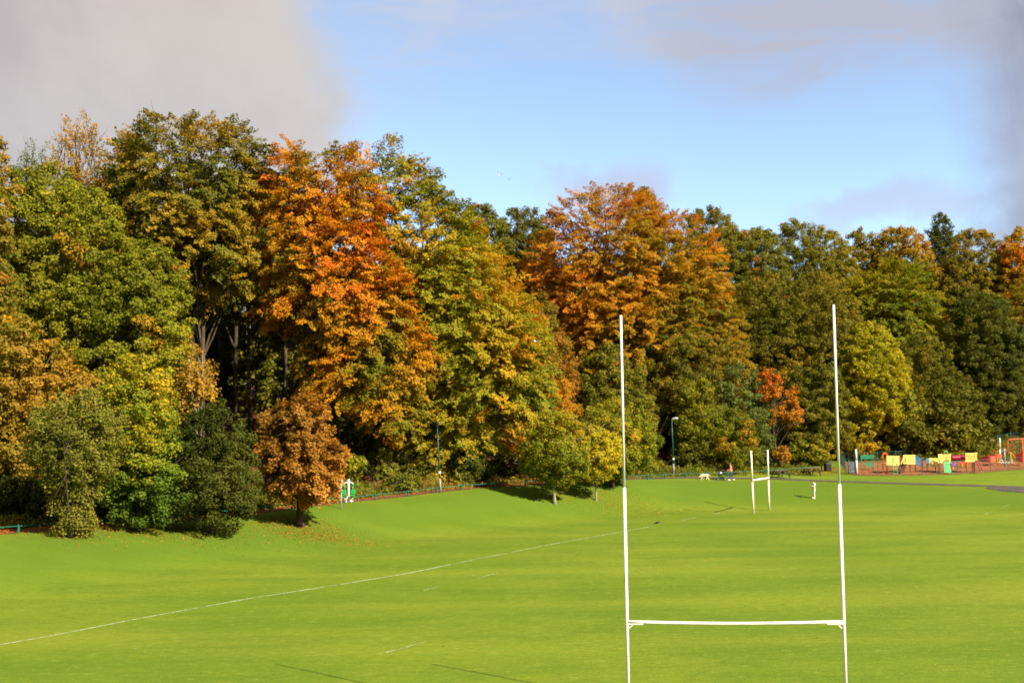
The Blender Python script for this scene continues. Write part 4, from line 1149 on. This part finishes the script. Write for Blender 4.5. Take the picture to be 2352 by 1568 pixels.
# boundary railing
fpx = [(1944, 1085), (1965, 1091), (1990, 1092.5), (2060, 1092.5), (2130, 1091), (2200, 1088.5), (2280, 1083.5), (2352, 1078), (2430, 1072)]
fr = [G(*a) + Vector((0, 0.25, 0)) for a in fpx]
def railing(label, pts, h, spacing, gate=False, matp='fencepost'):
    pts = [Vector((p.x, p.y, 0)) for p in pts]
    ln = smooth_line(pts, 8)
    root = thing('railing_fence', label, 'fence', (pts[0].x, pts[0].y, zmesh(pts[0].x, pts[0].y)))
    base = root.location.copy()
    acc = 0; dense = [ln[0]]
    for i in range(1, len(ln)):
        n = max(1, int((ln[i] - ln[i - 1]).length / 0.11))
        for k in range(1, n + 1): dense.append(ln[i - 1].lerp(ln[i], k / n))
    bars = MB(); rails = MB(); last = -99; dist = 0; pp = []
    for i, p in enumerate(dense):
        if i: dist += (p - dense[i - 1]).length
        q = Vector((p.x, p.y, zmesh(p.x, p.y)))
        if dist - last >= spacing or i == len(dense) - 1:
            MB().box((q.x, q.y, q.z + h * 0.5), (0.06, 0.06, h + 0.16)).build('post', M[matp], root, base); last = dist; pp.append(q)
        elif i % 1 == 0: bars.bar((q.x, q.y, q.z + 0.08), (q.x, q.y, q.z + h - 0.03), 0.010, 0.010)
    for a, b in zip(pp[:-1], pp[1:]):
        for z in (0.1, h - 0.06): rails.bar(a + Vector((0, 0, z)), b + Vector((0, 0, z)), 0.012, 0.035)
    bars.build('infill_bars', M['weldmesh'], root, base); rails.build('rail', M[matp], root, base)
    return root
railing('fine dark railing along the front of the playground', fr, 1.45, 2.35)
bk = [Vector((p.x * 1.10, p.y + 14 + 0.5 * i, 0)) for i, p in enumerate(fr)]
railing('blue green railing along the back of the playground below the wooded bank', [fr[0] + Vector((0.4, 1.5, 0))] + bk, 1.2, 2.4, matp='rail_green')
# gate leaf
b = GZ(543, 1032)
root = thing('gate', 'blue grey slatted gate at the left corner of the playground', 'gate', b, R(35))
mb = MB()
for k in range(7): mb.box((-0.42 + k * .14, 0, 0.72), (0.05, 0.03, 1.2))
mb.build('gate_slats', paint('blue_grey_steel', (72, 112, 128), 0.5, 0.1), root)
MB().box((0, 0.02, 0.16), (0.95, 0.05, 0.05)).box((0, .02, 1.30), (0.95, .05, .05)).build('gate_frame', M['fencepost'], root)
for s in (-1, 1): MB().box((s * .54, 0, .72), (.09, .09, 1.5)).build('gate_post', M['fencepost'], root)

def slats(x0, y0, x1, y1, D, n, y0b=None, y1b=None, D1=None, fill=0.5, t=0.035):
    """a panel of upright slats between two rails, corners read in the close-up"""
    y0b = y0 if y0b is None else y0b; y1b = y1 if y1b is None else y1b; D1 = D if D1 is None else D1
    mb = MB()
    for k in range(n):
        f = (k + 0.5) / n; x = x0 + (x1 - x0) * f; d_ = D + (D1 - D) * f
        a = ZP(x, y0 + (y0b - y0) * f, d_); b = ZP(x, y1 + (y1b - y1) * f, d_)
        w_ = abs(x1 - x0) / n * fill * ZM * pxm(D)
        mb.bar(a, b, w_, t, Vector((0, 1, 0)))
    for ya, yb in ((y0, y0b), (y1, y1b)):
        mb.bar(ZP(x0, ya, D), ZP(x1, yb, D1), t * 1.5, 0.09)
    return mb
def upright(x, y0, D, r_=0.05, z1=None):
    a = ZP(x, y0, D); return MB().tube([a, Vector((a.x, a.y, zmesh(a.x, a.y) - 0.05))], r_, 8)

# climbing frame A
b = GZ(1000, 1035); D = b.y; A = thing('play_tower', 'yellow climbing frame with blue sloping side and pale green ladder', 'play equipment', b)
def add(mb, name, mat, root, sm=False): return mb.build(name, M[mat], root, root.location, sm)
add(slats(905, 848, 975, 930, D, 7, fill=0.62), 'slatted_panel', 'p_yellow', A)
add(slats(1006, 848, 1040, 930, D, 3, fill=0.62), 'slatted_panel', 'p_yellow', A)
add(slats(905, 850, 1040, 928, D + 1.3, 9), 'slatted_panel', 'p_yellow', A)
p0, p1 = ZP(905, 932, D), ZP(1040, 932, D)
add(MB().box(((p0.x + p1.x) / 2, D + .65, p0.z), (p1.x - p0.x, 1.35, 0.16)), 'platform', 'p_yellow', A)
for x in (908, 1037):
    for dd in (0.06, 1.24): add(upright(x, 850, D + dd), 'upright', 'p_brown', A)
mb = MB()
for x, xb in ((974, 978), (1010, 1022)): mb.tube([ZP(x, 850, D - .03), ZP(x, 935, D - .05), ZP(xb, 1038, D - .45)], 0.035, 8)
for k in range(4): f = k / 4 + .12; mb.tube([ZP(974 + 4 * f, 935 + 103 * f, D - .05 - .4 * f), ZP(1010 + 12 * f, 935 + 103 * f, D - .05 - .4 * f)], 0.028, 6)
add(mb, 'ladder', 'p_green', A, True)
D2 = D + 1.6
add(slats(1080, 838, 1205, 920, D2, 10, fill=0.55), 'slatted_panel', 'p_yellow', A)
p0, p1 = ZP(1080, 924, D2), ZP(1205, 924, D2)
add(MB().box(((p0.x + p1.x) / 2, D2 + .6, p0.z), (p1.x - p0.x, 1.25, 0.14)), 'platform', 'p_yellow', A)
for x in (1084, 1146, 1200): add(upright(x, 842, D2 + .3), 'upright', 'p_brown', A)
add(slats(1205, 838, 1282, 925, D2, 8, 878, 955, D2 - .3, fill=0.58), 'sloping_panel', 'p_blue', A)
add(slats(1042, 860, 1078, 925, D + 1.5, 4, fill=0.39), 'bridge_side', 'p_maroon', A)
p0, p1 = ZP(1040, 934, D + .9), ZP(1080, 926, D2 + .4)
add(MB().bar(p0, p1, 0.9, 0.08), 'bridge_deck', 'p_brown', A)
add(MB().tube([ZP(1045, 980, D + .4), ZP(1055, 925, D + .5), ZP(1078, 880, D + .8), ZP(1088, 842, D + 1), ZP(1098, 850, D + 1), ZP(1100, 905, D + 1)], 0.04, 8), 'hand_hoop', 'p_yellow', A, True)
p0, p1 = ZP(1085, 930, D2), ZP(1045, 1015, D + .2)
add(MB().bar(p0, p1, 0.7, 0.07), 'ramp', 'p_brown', A)
add(upright(1280, 880, D2 - .3), 'upright', 'p_maroon', A)
# climbing frame B
b = GZ(1545, 1028); D = b.y; B_ = thing('play_tower', 'yellow climbing frame with maroon tunnel and green climbing ramp', 'play equipment', b)
add(slats(1320, 874, 1350, 950, D + .9, 3, fill=0.66), 'slatted_panel', 'p_blue', B_)
add(slats(1350, 872, 1440, 950, D + .9, 8, fill=0.51), 'slatted_panel', 'p_yellow', B_)
p0, p1 = ZP(1320, 953, D + .9), ZP(1440, 953, D + .9)
add(MB().box(((p0.x + p1.x) / 2, D + 1.5, p0.z), (p1.x - p0.x, 1.2, 0.12)), 'platform', 'p_yellow', B_)
for x in (1328, 1415): add(upright(x, 950, D + 1.0), 'upright', 'p_maroon', B_)
add(slats(1443, 830, 1508, 908, D, 5, fill=0.47), 'slatted_panel', 'p_yellow', B_)
add(slats(1545, 830, 1577, 908, D, 3, fill=0.47), 'slatted_panel', 'p_yellow', B_)
add(slats(1443, 832, 1577, 906, D + 1.3, 9, fill=0.47), 'slatted_panel', 'p_yellow', B_)
p0, p1 = ZP(1443, 911, D), ZP(1577, 911, D)
add(MB().box(((p0.x + p1.x) / 2, D + .65, p0.z), (p1.x - p0.x, 1.35, 0.14)), 'platform', 'p_yellow', B_)
for x in (1446, 1574):
    for dd in (0.07, 1.22): add(upright(x, 832, D + dd), 'upright', 'p_brown', B_)
add(MB().tube([ZP(1502, 905, D - .05), ZP(1502, 830, D - .05), ZP(1512, 798, D - .05), ZP(1526, 788, D - .05), ZP(1540, 798, D - .05), ZP(1550, 830, D - .05), ZP(1550, 905, D - .05)], 0.035, 8), 'hand_hoop', 'p_green', B_, True)
mb = MB()                                     # ramp of crossed bars: the openings of the climbing plate
nr = 7
for k in range(nr):
    f = k / (nr - 1); mb.bar(ZP(1508 + 8 * f, 908 + 108 * f, D - .1 - .9 * f), ZP(1556 + 20 * f, 908 + 108 * f, D - .1 - .9 * f), 0.16, 0.05)
for k in range(4):
    f = k / 3; mb.bar(ZP(1508 + 48 * f, 906, D - .12), ZP(1516 + 60 * f, 1018, D - 1.02), 0.13, 0.05)
add(mb, 'climbing_ramp', 'p_green', B_)
a0, a1 = ZP(1575, 865, D + .7), ZP(1735, 862, D + .7)
rr = 27 * ZM * pxm(D)
n = 12; mbt = MB().tube([a0.lerp(a1, i / n) for i in range(n + 1)], [rr * (1.0 if i % 2 else 0.965) for i in range(n + 1)], 20)
add(mbt, 'tunnel', 'p_maroon', B_, True)
add(slats(1728, 818, 1822, 895, D + .1, 8, fill=0.43), 'slatted_panel', 'p_yellow', B_)
add(slats(1728, 818, 1822, 893, D + 1.3, 8, fill=0.43), 'slatted_panel', 'p_yellow', B_)
add(slats(1824, 816, 1850, 890, D + .1, 3, 812, 880, D + 1.2, fill=0.47), 'slatted_panel', 'p_yellow', B_)
p0, p1 = ZP(1728, 898, D + .1), ZP(1822, 898, D + .1)
add(MB().box(((p0.x + p1.x) / 2, D + .7, p0.z), (p1.x - p0.x, 1.3, 0.14)), 'platform', 'p_yellow', B_)
for x in (1732, 1797, 1818): add(upright(x, 822, D + .6), 'upright', 'p_brown', B_)
mb = MB()
for x in (1838, 1862): mb.bar(ZP(x, 885, D + .3), ZP(x + 50, 992, D - .5), 0.08, 0.10)
for k in range(4): f = .15 + k * .23; mb.bar(ZP(1838 + 50 * f, 885 + 107 * f, D + .3 - .8 * f), ZP(1862 + 50 * f, 885 + 107 * f, D + .3 - .8 * f), 0.07, 0.05)
add(mb, 'step_ladder', 'p_maroon', B_)

# spring riders
def rider(label, x, y0, y1, wpx, Dd, body, base_y, spring):
    g_ = GZ(x, base_y)
    root = thing('spring_rider', label, 'play equipment', g_)
    c0 = ZP(x, (y0 + y1) / 2, g_.y); w_ = wpx * ZM * pxm(g_.y); h_ = (y1 - y0) * ZM * pxm(g_.y)
    c0 = c0 - g_
    pts = [Vector((0.11 * math.cos(k * .9), 0.11 * math.sin(k * .9), 0.03 + k * (c0.z - h_ / 2) / 30)) for k in range(31)]
    MB().tube(pts, 0.03, 6).build('spring', M[spring], root, None, True)
    for s in (-1, 1):
        mb = MB(); n = 14; V = []
        prof_ = [(-.5, -.5), (.3, -.5), (.5, -.2), (.48, .35), (.3, .5), (.18, .2), (-.2, .15), (-.32, .45), (-.5, .4)]
        for yy in (-.02, .02): V += [Vector((c0.x + q[0] * w_, s * .14 + yy, c0.z + q[1] * h_)) for q in prof_]
        m_ = len(prof_); mb.v = V; mb.f = [tuple(range(m_)), tuple(reversed(range(m_, 2 * m_)))] + [(i, i + m_, (i + 1) % m_ + m_, (i + 1) % m_) for i in range(m_)]
        mb.build('side_panel', M[body], root)
    MB().box((c0.x, 0, c0.z - .05), (w_ * .5, .26, .06)).build('seat', M['p_yellow'], root)
    MB().tube([(c0.x + w_ * .3, -.25, c0.z + h_ * .3), (c0.x + w_ * .3, .25, c0.z + h_ * .3)], .02, 6).build('handle_bar', M['p_yellow'], root)
rider('purple spring rider below the tunnel', 1594, 902, 948, 55, 0, 'p_purple', 988, 'p_ochre')
rider('orange red spring rider below the right end of the tunnel', 1690, 895, 925, 46, 0, 'p_red', 960, 'p_ochre')
rider('small orange rocker on a yellow stem beside the brown uprights', 1735, 905, 930, 30, 0, 'p_orange', 968, 'p_ochre')

# green slatted seat with high board
b = GZ(700, 992); D = b.y; S = thing('slatted_shelter', 'green slatted seat under a slatted board at the left of the playground', 'seat', b)
mb = MB()
for y in (842, 856, 870): mb.bar(ZP(633, y, D), ZP(767, y - 4, D), 0.04, 0.12)
add(mb, 'slatted_board', 'p_dgreen', S)
for x in (637, 764): add(upright(x, 836, D + .04, 0.055), 'upright', 'p_dgreen', S)
mb = MB()
for y in (918, 930, 942): mb.bar(ZP(675, y, D + .02), ZP(765, y - 3, D + .02), 0.04, 0.10)
add(mb, 'backrest', 'p_dgreen', S)
p0, p1 = ZP(675, 955, D), ZP(765, 953, D)
add(MB().box(((p0.x + p1.x) / 2, D - .25, p0.z), (p1.x - p0.x, .45, .05)), 'seat', 'p_dgreen', S)
for x in (682, 758):
    q = ZP(x, 957, D - .42); add(MB().tube([q, (q.x, q.y, zmesh(q.x, q.y))], .03, 6), 'leg', 'p_dgreen', S)

# orange hoop
b = GZ(888, 1032); D = b.y; O = thing('hoop_frame', 'orange upright hoop frame beside the yellow climbing frame', 'play equipment', b)
add(MB().tube([ZP(870, 1034, D), ZP(865, 830, D), ZP(870, 818, D), ZP(900, 816, D + .5), ZP(908, 824, D + .6), ZP(912, 1000, D + .7)], 0.06, 10), 'hoop', 'p_orange', O, True)
for xa, ya, dd in ((870, 1030, 0), (912, 998, .7)):
    q = ZP(xa, ya, D + dd); add(MB().tube([(q.x, q.y, zmesh(q.x, q.y) + .0), (q.x, q.y, zmesh(q.x, q.y) + .12)], .1, 10), 'foot_collar', 'p_orange', O)

# white posts
def wpost(label, xb, yb, xt, yt, Dd, r1, r2, split):
    b = GZ(xb, yb) if Dd is None else ZP(xb, yb, Dd)
    b.z = zmesh(b.x, b.y); t = ZP(xt, yt, b.y)
    root = thing('white_post', label, 'post', b)
    m_ = b.lerp(t, split)
    add(MB().tube([b - Vector((0, 0, .1)), m_ + (t - b) * .02], r1, 12), 'lower_pole', 'white', root, True)
    add(MB().tube([m_, t - (t - b) * .06, t], [r2, r2, r2 * .5], 12), 'upper_pole', 'white', root, True)
wpost('white post with thicker upper half at the left corner of the playground', 598, 1030, 582, 774, None, 0.085, 0.11, 0.55)
wpost('white post behind the red play walls', 2093, 880, 2087, 656, 128, 0.07, 0.085, 0.5)
b = GZ(2146, 962); D = b.y; root = thing('pole', 'pale green white pole with spiked collar above the roundabout', 'pole', b)
t = ZP(2136, 768, D)
add(MB().tube([b, t], .07, 10), 'shaft', 'palegrey', root, True)
mb = MB()
for k in range(6):
    a0 = b.lerp(t, .88) + Vector((math.cos(k * 1.047) * .22, math.sin(k * 1.047) * .22, .06)); mb.tube([b.lerp(t, .85), a0], .02, 6); mb.ball(a0, .035, 8, 5)
add(mb, 'spiked_collar', 'palegrey', root)

# roundabout
b = GZ(2158, 935); D = b.y; root = thing('roundabout', 'low white framed roundabout in front of the red play walls', 'play equipment', b)
mb = MB(); rad = 0.85
mb.tube([(rad * math.cos(i * math.pi / 12), rad * math.sin(i * math.pi / 12), .22) for i in range(25)], .04, 8)
for k in range(4): mb.tube([(rad * math.cos(k * math.pi / 4), rad * math.sin(k * math.pi / 4), .22), (-rad * math.cos(k * math.pi / 4), -rad * math.sin(k * math.pi / 4), .22)], .025, 6)
mb.build('rim', M['white'], root, None, True)
MB().tube([(0, 0, 0), (0, 0, .2)], .15, 12).build('hub', M['grey'], root)
for k in range(4):
    a0 = k * math.pi / 2 + .4; c0 = Vector((math.cos(a0), math.sin(a0), 0)) * .75; tt = Vector((-math.sin(a0), math.cos(a0), 0)) * .2
    MB().tube([c0 - tt + Vector((0, 0, .22)), c0 - tt + Vector((0, 0, .52)), c0 + tt + Vector((0, 0, .52)), c0 + tt + Vector((0, 0, .22))], .022, 6).build('grab_rail', M['white'], root, None, True)

# red play walls: curved panels on thin legs
def redwall(label, x0, x1, y0, y1, yb, bow, legm, round_=0.5):
    g0 = GZ((x0 + x1) / 2, yb); D = g0.y; root = thing('play_wall', label, 'play equipment', g0)
    n = 18; mb = MB(); V = []; h_ = (y1 - y0)
    for i in range(n + 1):
        f = i / n; s_ = min(1.0, math.sqrt(max(0.04, 1 - (abs(2 * f - 1)) ** 5)))
        dy = bow * (1 - (2 * f - 1) ** 2)
        ym = (y0 + y1) / 2 + 6 * f * (bow > .5)
        for yy, th in ((ym - h_ / 2 * s_, -.05), (ym + h_ / 2 * s_, -.05), (ym + h_ / 2 * s_, .05), (ym - h_ / 2 * s_, .05)):
            q = ZP(x0 + (x1 - x0) * f, yy, D); V.append(Vector((q.x, D - dy + th, q.z)))
    for i in range(n):
        for k in range(4): a0 = i * 4 + k; b0 = i * 4 + (k + 1) % 4; mb.f.append((a0, b0, b0 + 4, a0 + 4))
    mb.f += [(3, 2, 1, 0), tuple(n * 4 + k for k in range(4))]; mb.v = V
    add(mb, 'panel', 'p_red', root)
    for k in range(4):
        f = .1 + k * .265; q = ZP(x0 + (x1 - x0) * f, y1 - 6, D); qy = D - bow * (1 - (2 * f - 1) ** 2)
        add(MB().tube([(q.x, qy, q.z), (q.x, qy, zmesh(q.x, qy))], .03, 6), 'leg', legm, root)
redwall('salmon red play wall, the long low one right of the tall fence post', 1888, 2036, 838, 902, 940, 0.9, 'p_red')
redwall('short salmon red play wall on yellow legs', 2034, 2108, 820, 868, 938, 0.1, 'p_ochre')
redwall('salmon red play wall under the swings at the right edge', 2256, 2346, 808, 905, 945, 0.8, 'p_ochre')
# ochre climbing hoop
b = GZ(2230, 955); D = b.y; root = thing('climbing_hoop', 'ochre yellow bent climbing bars beside the spiked pole', 'play equipment', b)
for dd in (0, .7):
    add(MB().tube([ZP(2172, 800, D + dd), ZP(2205, 812, D + dd), ZP(2235, 835, D + dd), ZP(2250, 865, D + dd), ZP(2250, 948, D + dd)], .035, 8), 'bent_bar', 'p_ochre', root, True)
add(MB().tube([ZP(2205, 812, D), ZP(2207, 958, D)], .035, 8), 'upright', 'p_ochre', root, True)
mb = MB()
for x, y in ((2190, 806), (2222, 825), (2246, 855), (2250, 895)): mb.tube([ZP(x, y, D), ZP(x, y, D + .7)], .022, 6)
add(mb, 'rung', 'p_ochre', root)
# swings
D = 129; q = ZP(2168, 880, D); b = Vector((q.x, q.y, zmesh(q.x, q.y))); root = thing('swing_frame', 'salmon red swing frame with rounded corner at the right edge', 'swing', b)
def gnd(x, D): q = ZP(x, 880, D); return Vector((q.x, q.y, zmesh(q.x, q.y)))
add(MB().tube([gnd(2168, D), ZP(2169, 700, D), ZP(2173, 682, D), ZP(2184, 673, D), ZP(2200, 671, D), ZP(2330, 666, D), ZP(2440, 662, D), ZP(2455, 666, D), ZP(2462, 690, D), gnd(2464, D)], .07, 10), 'frame', 'p_red', root, True)
add(MB().tube([ZP(2325, 667, D), gnd(2334, D - .9)], .06, 8), 'leg', 'p_red', root, True)
add(MB().tube([ZP(2325, 667, D), gnd(2330, D + .9)], .06, 8), 'leg', 'p_red', root, True)
for xa, xb in ((2225, 2250), (2280, 2305), (2370, 2395)):
    c0 = ZP((xa + xb) / 2, 845, D); mbx = MB().box(c0, (.45, .18, .04)); o = add(mbx, 'swing_seat', 'dark', root)
    mb = MB()
    for x in (xa, xb): mb.tube([ZP(x, 668, D), ZP(x, 845, D)], .012, 5)
    mb.build('chain', M['grey'], o, root.location)
# shingle roofed shelter
D = 138; q = ZP(1938, 790, D); b = Vector((q.x, q.y, zmesh(q.x, q.y))); root = thing('shelter', 'small open shelter with brown shingle roof behind the playground', 'shelter', b)
a0, a1, a2, a3 = ZP(1878, 728, D + 1.1), ZP(1995, 724, D + 1.1), ZP(2008, 765, D), ZP(1868, 770, D)
mb = MB(); mb.v = [a0, a1, a2, a3] + [v - Vector((0, 0, .12)) for v in (a0, a1, a2, a3)]
mb.f = [(0, 3, 2, 1), (4, 5, 6, 7), (0, 1, 5, 4), (1, 2, 6, 5), (2, 3, 7, 6), (3, 0, 4, 7)]
add(mb, 'roof', 'shed', root)
for x, dd in ((1888, .1), (1988, .1), (1888, 1.0), (1988, 1.0)):
    q = ZP(x, 745 if dd > .5 else 768, D + dd); add(MB().tube([q, (q.x, q.y, zmesh(q.x, q.y) - .1)], .07, 8), 'post', 'tablewood', root)
q0, q1 = ZP(1890, 790, D + .7), ZP(1986, 790, D + .7)
zb = zmesh(b.x, D + .7) + .45
add(MB().box(((q0.x + q1.x) / 2, D + .7, zb), (q1.x - q0.x, .4, .06)), 'bench', 'tablewood', root)


# ------------------------------------------------------------------ light and sky
SUN_EL = R(37)
sh = Vector((-0.77, 0.64, 0)).normalized()            # where shadows fall
ld = Vector((sh.x * math.cos(SUN_EL), sh.y * math.cos(SUN_EL), -math.sin(SUN_EL)))
sun_d = bpy.data.lights.new('sun', 'SUN'); sun_d.energy = 5.0; sun_d.angle = R(0.53); sun_d.color = (1.0, 0.87, 0.68)
sun = bpy.data.objects.new('sun', sun_d); col.objects.link(sun)
sun.rotation_euler = ld.to_track_quat('-Z', 'Y').to_euler(); sun.location = (30, -40, 60)

w = bpy.data.worlds.new('World'); sc.world = w; w.use_nodes = True
nt = NT(w.node_tree); nt.n.clear()
out = nt.new('ShaderNodeOutputWorld'); bg = nt.new('ShaderNodeBackground'); nt.l.new(bg.outputs[0], out.inputs[0])
sky = nt.new('ShaderNodeTexSky'); sky.sky_type = 'NISHITA'; sky.sun_disc = False
sky.sun_elevation = SUN_EL; sky.sun_rotation = math.atan2(-sh.x, -sh.y)
sky.air_density = 1.0; sky.dust_density = 0.6; sky.ozone_density = 2.0
tc = nt.new('ShaderNodeTexCoord'); d = tc.outputs['Generated']
sp = nt.new('ShaderNodeSeparateXYZ'); nt.l.new(d, sp.inputs[0])
az = nt.m('ARCTAN2', sp.outputs[0], sp.outputs[1]); el = nt.m('ARCSINE', sp.outputs[2])
azp = nt.m('MULTIPLY_ADD', nt.m('TANGENT', nt.m('MINIMUM', nt.m('MAXIMUM', az, -1.2), 1.2)), F0, 1176.0)
elp = nt.m('SUBTRACT', 970.0, nt.m('MULTIPLY', nt.m('TANGENT', nt.m('MINIMUM', el, 1.2)), F0))
n1 = nt.noise(d, 4.0, 6, 0.55, 0.3); n2 = nt.noise(d, 11.0, 6, 0.6, 0.6); n3 = nt.noise(nt.vmul(d, (1, 1, 4)), 9.0, 6, 0.6, 0.8)
wx = nt.m('ADD', azp, nt.m('MULTIPLY', nt.m('SUBTRACT', n1, 0.5), 420.0))
wx = nt.m('ADD', wx, nt.m('MULTIPLY', nt.m('SUBTRACT', n2, 0.5), 170.0))
wy = nt.m('ADD', elp, nt.m('MULTIPLY', nt.m('SUBTRACT', n1, 0.5), 260.0))
wy = nt.m('ADD', wy, nt.m('MULTIPLY', nt.m('SUBTRACT', n2, 0.5), 160.0))
nL = nt.m('ADD', nt.m('MULTIPLY', nt.m('SUBTRACT', nt.noise(d, 8.0, 6, 0.6), 0.5), 330.0), azp)
mL = nt.sstep(nt.m('ADD', nL, nt.m('MULTIPLY', nt.sstep(elp, 0, 260), -45.0)), 830, 640)
mR = nt.sstep(nt.m('ADD', azp, nt.m('ADD', nt.m('MULTIPLY', nt.m('SUBTRACT', nt.noise(d, 14.0, 6, 0.55), 0.5), 260.0), nt.m('MULTIPLY', nt.m('SUBTRACT', nt.noise(nt.vmul(d, (0.5, 0.5, 1)), 9.0, 2), 0.5), 420.0))), 2140, 2380)
top_edge = nt.sstep(azp, 700, 1500, 230, 110)
top_edge = nt.m('ADD', top_edge, nt.sstep(azp, 1350, 1750, 0, 130))
mT = nt.sstep(nt.m('SUBTRACT', wy, top_edge), 110, -140)
mT = nt.m('MULTIPLY', mT, nt.m('ADD', nt.sstep(n3, 0.36, 0.62, 0.45, 1.0), nt.sstep(azp, 1250, 1600, 0.0, 0.25)))
mT = nt.m('MINIMUM', mT, 1.0)
def blob(cx, cy, rx, ry):
    a = nt.m('DIVIDE', nt.m('SUBTRACT', wx, cx), rx); b = nt.m('DIVIDE', nt.m('SUBTRACT', wy, cy), ry)
    return nt.sstep(nt.m('ADD', nt.m('MULTIPLY', a, a), nt.m('MULTIPLY', b, b)), 1.0, 0.0)
mB = nt.m('ADD', nt.m('MULTIPLY', blob(1400, 420, 190, 90), 0.75), nt.m('MULTIPLY', blob(2080, 530, 330, 60), 0.55))
SKY = dict(strength=0.087)
hs = nt.new('ShaderNodeHueSaturation'); nt.l.new(sky.outputs[0], hs.inputs['Color']); hs.inputs['Saturation'].default_value = 0.93
k = 1 / SKY['strength']
def cl(c, e=0.335): return tuple(v * k * e for v in lin(c))
c = nt.mix(1.0, hs.outputs[0], (0.92, 0.95, 0.98), 'MULTIPLY')
c = nt.mix(nt.m('MINIMUM', mB, 1.0), c, cl((200, 203, 222)))
c = nt.mix(nt.m('MULTIPLY', mT, 0.9), c, nt.mix(nt.sstep(azp, 1300, 1700), cl((202, 210, 230)), cl((192, 192, 206))))
c = nt.mix(nt.m('MULTIPLY', mL, 0.95), c, nt.mix(nt.sstep(n1, 0.35, 0.65), cl((194, 186, 187)), cl((216, 209, 203))))
c = nt.mix(nt.m('MULTIPLY', mR, 0.85), c, nt.mix(nt.sstep(n2, 0.3, 0.7), cl((150, 156, 178)), cl((180, 184, 204))))
nt.l.new(c, bg.inputs[0]); bg.inputs[1].default_value = SKY['strength']

sc.view_settings.view_transform = 'Standard'; sc.view_settings.look = 'None'
sc.view_settings.exposure = 1.55; sc.view_settings.gamma = 1.0; sc.view_settings.use_curve_mapping = False
sc.render.engine = 'CYCLES'
cy = sc.cycles
cy.max_bounces = 6; cy.diffuse_bounces = 4; cy.glossy_bounces = 2; cy.transmission_bounces = 3; cy.transparent_max_bounces = 8
cy.caustics_reflective = False; cy.caustics_refractive = False
cy.sample_clamp_indirect = 4.0
cy.use_denoising = True
cy.filter_width = 1.65
print('LEAVES', TOTAL[0])
